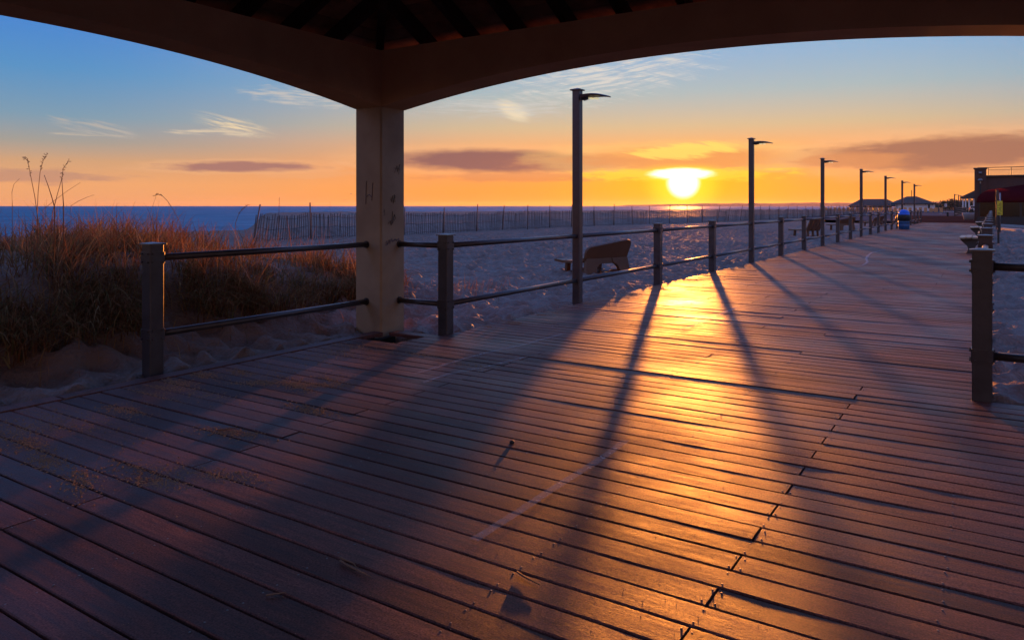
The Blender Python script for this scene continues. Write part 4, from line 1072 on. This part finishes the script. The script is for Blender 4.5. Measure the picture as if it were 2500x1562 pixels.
rC = ramp([(0, (.62, .4, .3)), (4, (.7, .44, .34)), (9, (.6, .42, .38)), (16, (.3, .3, .5))] + HI)
sky = mix(smooth(AA, 10, 46), rB, rA); sky = mix(smooth(AA, 70, 130), sky, rC)
# glow round the sun
SE = 1.76
g1 = m_('ADD', m_('POWER', m_('DIVIDE', AZ, 7.5), 2.), m_('POWER', m_('DIVIDE', m_('SUBTRACT', EL, SE + .1), 2.1), 2.))
G1 = m_('POWER', 2.718, m_('MULTIPLY', g1, -1.)); G1 = m_('MULTIPLY', G1, smooth(AA, 60, 30))
sky = mix(m_('MULTIPLY', G1, .85), sky, (1., .52, .0))
# clouds -----------------------------------------------------------------
def comb(x, y, z=0.):
    n = N.new('ShaderNodeCombineXYZ')
    for i, q in enumerate((x, y, z)):
        if isinstance(q, (int, float)): n.inputs[i].default_value = q
        else: L.new(q, n.inputs[i])
    return n.outputs[0]
def noise(vec, scale, detail=5, rough=.55, dist=0.):
    n = N.new('ShaderNodeTexNoise'); n.inputs['Scale'].default_value = scale; n.inputs['Detail'].default_value = detail; n.inputs['Roughness'].default_value = rough; n.inputs['Distortion'].default_value = dist
    L.new(vec, n.inputs['Vector']); return n.outputs['Fac']
n1 = noise(comb(m_('MULTIPLY', AZ, .3), m_('MULTIPLY', EL, 1.3)), 1.6, 6)
n2 = noise(comb(m_('MULTIPLY', m_('ADD', AZ, m_('MULTIPLY', EL, 1.2)), .28), m_('MULTIPLY', m_('ADD', EL, m_('MULTIPLY', AZ, .22)), 1.9)), 1.5, 7, .62, .6)
n3 = noise(comb(m_('MULTIPLY', AZ, .5), m_('MULTIPLY', EL, 2.4), 3.), 1.2, 6, .6)
def strk(slope, sx=.35, sy=4.2, z=0.):
    e_ = m_('SUBTRACT', EL, m_('MULTIPLY', AZ, slope))
    return noise(comb(m_('MULTIPLY', AZ, sx), m_('MULTIPLY', e_, sy), z), 1.3, 6, .62, .5)
k1, k2, k3 = strk(-.2, z=2.), strk(.14, z=5.), strk(0., .3, 5., 9.)
def pos(x, y):     # picture position (2420 wide view) to azimuth from the sun and elevation
    X, Y = x * D, y * D; dx_ = X - 1250
    return math.degrees(math.atan(dx_ / F)) - math.degrees(math.atan(418 / F)), math.degrees(math.atan((503 - Y) / math.hypot(F, dx_)))
def cloud(x0, y0, x1, y1, color, nz=None, amp=1.6, tilt=0., soft=.55, op=1., edge=None, streak=None):
    global sky
    (a0, e0), (a1, e1) = pos(x0, y0), pos(x1, y1); ca, ce = (a0 + a1) / 2, (e0 + e1) / 2; ra, re = abs(a1 - a0) / 2, abs(e1 - e0) / 2
    u = m_('DIVIDE', m_('SUBTRACT', AZ, ca), ra); e_ = m_('SUBTRACT', EL, ce)
    if tilt: e_ = m_('SUBTRACT', e_, m_('MULTIPLY', m_('SUBTRACT', AZ, ca), tilt))
    v = m_('DIVIDE', e_, re)
    d = m_('SQRT', m_('ADD', m_('POWER', u, 2.), m_('POWER', m_('ABSOLUTE', v), 2.)))
    d = m_('ADD', d, m_('MULTIPLY', m_('SUBTRACT', nz or n1, .5), amp))
    f = smooth(d, 1.05, 1.05 - soft)
    if streak: f = m_('MULTIPLY', f, smooth(streak, .36, .62))
    if edge:
        sky = mix(m_('MULTIPLY', smooth(d, 1.45, .95), edge[1]), sky, edge[0])
    sky = mix(m_('MULTIPLY', f, op), sky, color)
cloud(860, 345, 1480, 412, (.25, .115, .12), amp=.45, op=.97, edge=((.97, .52, .25), .3), tilt=-.01)
cloud(1150, 362, 1560, 408, (.42, .165, .12), amp=.7, op=.85)
cloud(1420, 352, 1960, 402, (.62, .2, .085), amp=.7, op=.75)
cloud(1780, 348, 2180, 398, (.58, .22, .1), amp=.8, op=.8)
cloud(1300, 345, 1900, 405, (.8, .25, .075), amp=.8, op=.45, edge=((1, .6, .2), .4))
cloud(1880, 325, 2700, 402, (.35, .155, .11), amp=.75, op=.94, edge=((.95, .52, .27), .3), tilt=.012)
cloud(1850, 360, 2200, 400, (.72, .29, .12), amp=1., op=.75)
cloud(960, 405, 1520, 432, (.66, .25, .11), amp=1.1, op=.6)
cloud(360, 374, 790, 412, (.36, .17, .16), amp=1., op=.9, edge=((.95, .52, .27), .25), tilt=.02)
cloud(-250, 388, 330, 440, (.46, .24, .19), amp=1.6, op=.6)
cloud(560, 395, 860, 425, (.85, .42, .2), amp=1.6, op=.4)
cloud(-600, 380, -200, 425, (.4, .22, .2), amp=1.6, op=.6)
wh = (.78, .66, .46)
cloud(440, 270, 660, 326, (.85, .66, .42), nz=n2, amp=1.2, tilt=-.22, soft=.8, op=1., streak=k1)
cloud(380, 300, 620, 326, (.72, .58, .42), nz=n3, amp=1.7, op=.9, streak=k3)
cloud(100, 275, 330, 325, (.5, .45, .4), nz=n2, amp=1.6, tilt=-.15, op=.8, streak=k1)
cloud(100, 310, 320, 326, (.55, .47, .38), nz=n3, amp=1.8, op=.8, streak=k3)
cloud(560, 195, 900, 260, (.6, .55, .5), nz=n3, amp=1.9, op=.8, streak=k3)
cloud(1165, 236, 1262, 288, (.9, .74, .5), nz=n2, amp=.9, tilt=-.33, soft=.7, op=.9)
cloud(1180, 110, 1720, 240, (.72, .68, .62), nz=n2, amp=2.0, tilt=.14, soft=.9, op=.9, streak=k2)
cloud(960, 215, 1420, 285, (.6, .6, .57), nz=n3, amp=2., soft=.9, op=.7, streak=k3)
cloud(1470, 340, 1760, 376, (1., .75, .15), nz=n2, amp=2., tilt=.05, op=.8)
cloud(1330, 398, 1900, 428, (1., .68, .05), nz=n3, amp=1.8, op=.75)
# sun seen through the gap under the cloud
dd = m_('SQRT', m_('ADD', m_('POWER', AZ, 2.), m_('POWER', m_('SUBTRACT', EL, SE), 2.)))
disc = m_('MULTIPLY', smooth(dd, 1.4, .62), smooth(EL, 2.95, 2.72))
ex = m_('SQRT', m_('ADD', m_('POWER', m_('DIVIDE', m_('SUBTRACT', AZ, -.1), 1.85), 2.), m_('POWER', m_('DIVIDE', m_('SUBTRACT', EL, 2.42), .33), 2.)))
ex = m_('ADD', ex, m_('MULTIPLY', m_('SUBTRACT', n3, .5), .9))
bar_ = smooth(ex, 1.6, .4)
halo = m_('MULTIPLY', smooth(dd, 3.4, .9), .85)
sky = mix(m_('MULTIPLY', halo, smooth(EL, 3.3, 2.6)), sky, (1.1, .85, .03))
sky = mix(m_('MAXIMUM', disc, bar_), sky, (2.4, 2.3, 1.9))
bgA = N.new('ShaderNodeBackground'); L.new(sky, bgA.inputs['Color']); bgA.inputs['Strength'].default_value = .58
nsk = N.new('ShaderNodeTexSky'); nsk.sky_type = 'NISHITA'; nsk.sun_disc = False; nsk.sun_elevation = SUN_EL; nsk.sun_rotation = -SUN_AZ
bgB = N.new('ShaderNodeBackground'); L.new(nsk.outputs[0], bgB.inputs['Color']); bgB.inputs['Strength'].default_value = .05
ad = N.new('ShaderNodeMixShader'); ad.inputs[0].default_value = .03; L.new(bgA.outputs[0], ad.inputs[1]); L.new(bgB.outputs[0], ad.inputs[2])
out = N.new('ShaderNodeOutputWorld'); L.new(ad.outputs[0], out.inputs['Surface'])

# haze: one even box of air round everything
hb = MB().box((-1500, 0, 31), (21500, 24600, 68)); 
hm = bpy.data.materials.new('sea haze'); hm.use_nodes = True; hN, hL = nt(hm)
for n in list(hN):
    if n.type == 'BSDF_PRINCIPLED': hN.remove(n)
pv_ = hN.new('ShaderNodeVolumePrincipled'); pv_.inputs['Color'].default_value = (.97, .82, .7, 1); pv_.inputs['Density'].default_value = 1.8e-5; pv_.inputs['Anisotropy'].default_value = .6
hL.new(pv_.outputs[0], [n for n in hN if n.type == 'OUTPUT_MATERIAL'][0].inputs['Volume'])
tag(hb.build('haze', hm), 'thin evening haze over the sea and the far shore', 'haze', kind='stuff')

# sun lamp
sd = bpy.data.lights.new('sun', 'SUN'); sd.energy = 3.9; sd.angle = R(1.2); sd.color = (1., .29, .04)
so_ = bpy.data.objects.new('sun', sd); col.objects.link(so_)
dirv = Vector((-math.sin(SUN_AZ) * math.cos(SUN_EL), math.cos(SUN_AZ) * math.cos(SUN_EL), math.sin(SUN_EL)))
so_.rotation_euler = dirv.to_track_quat('Z', 'Y').to_euler(); so_.location = (0, 0, 30)

# camera
cd = bpy.data.cameras.new('camera'); cam = bpy.data.objects.new('camera', cd); col.objects.link(cam)
cd.sensor_width = 36; cd.lens = F / 2500 * 36; cd.shift_y = -278 / 2500; cd.clip_start = .05; cd.clip_end = 90000
cam.location = (0, 0, CAMZ); cam.rotation_euler = (R(90), 0, TH); sc.camera = cam
sc.view_settings.view_transform = 'Standard'; sc.view_settings.look = 'None'; sc.view_settings.exposure = .8; sc.view_settings.gamma = 1
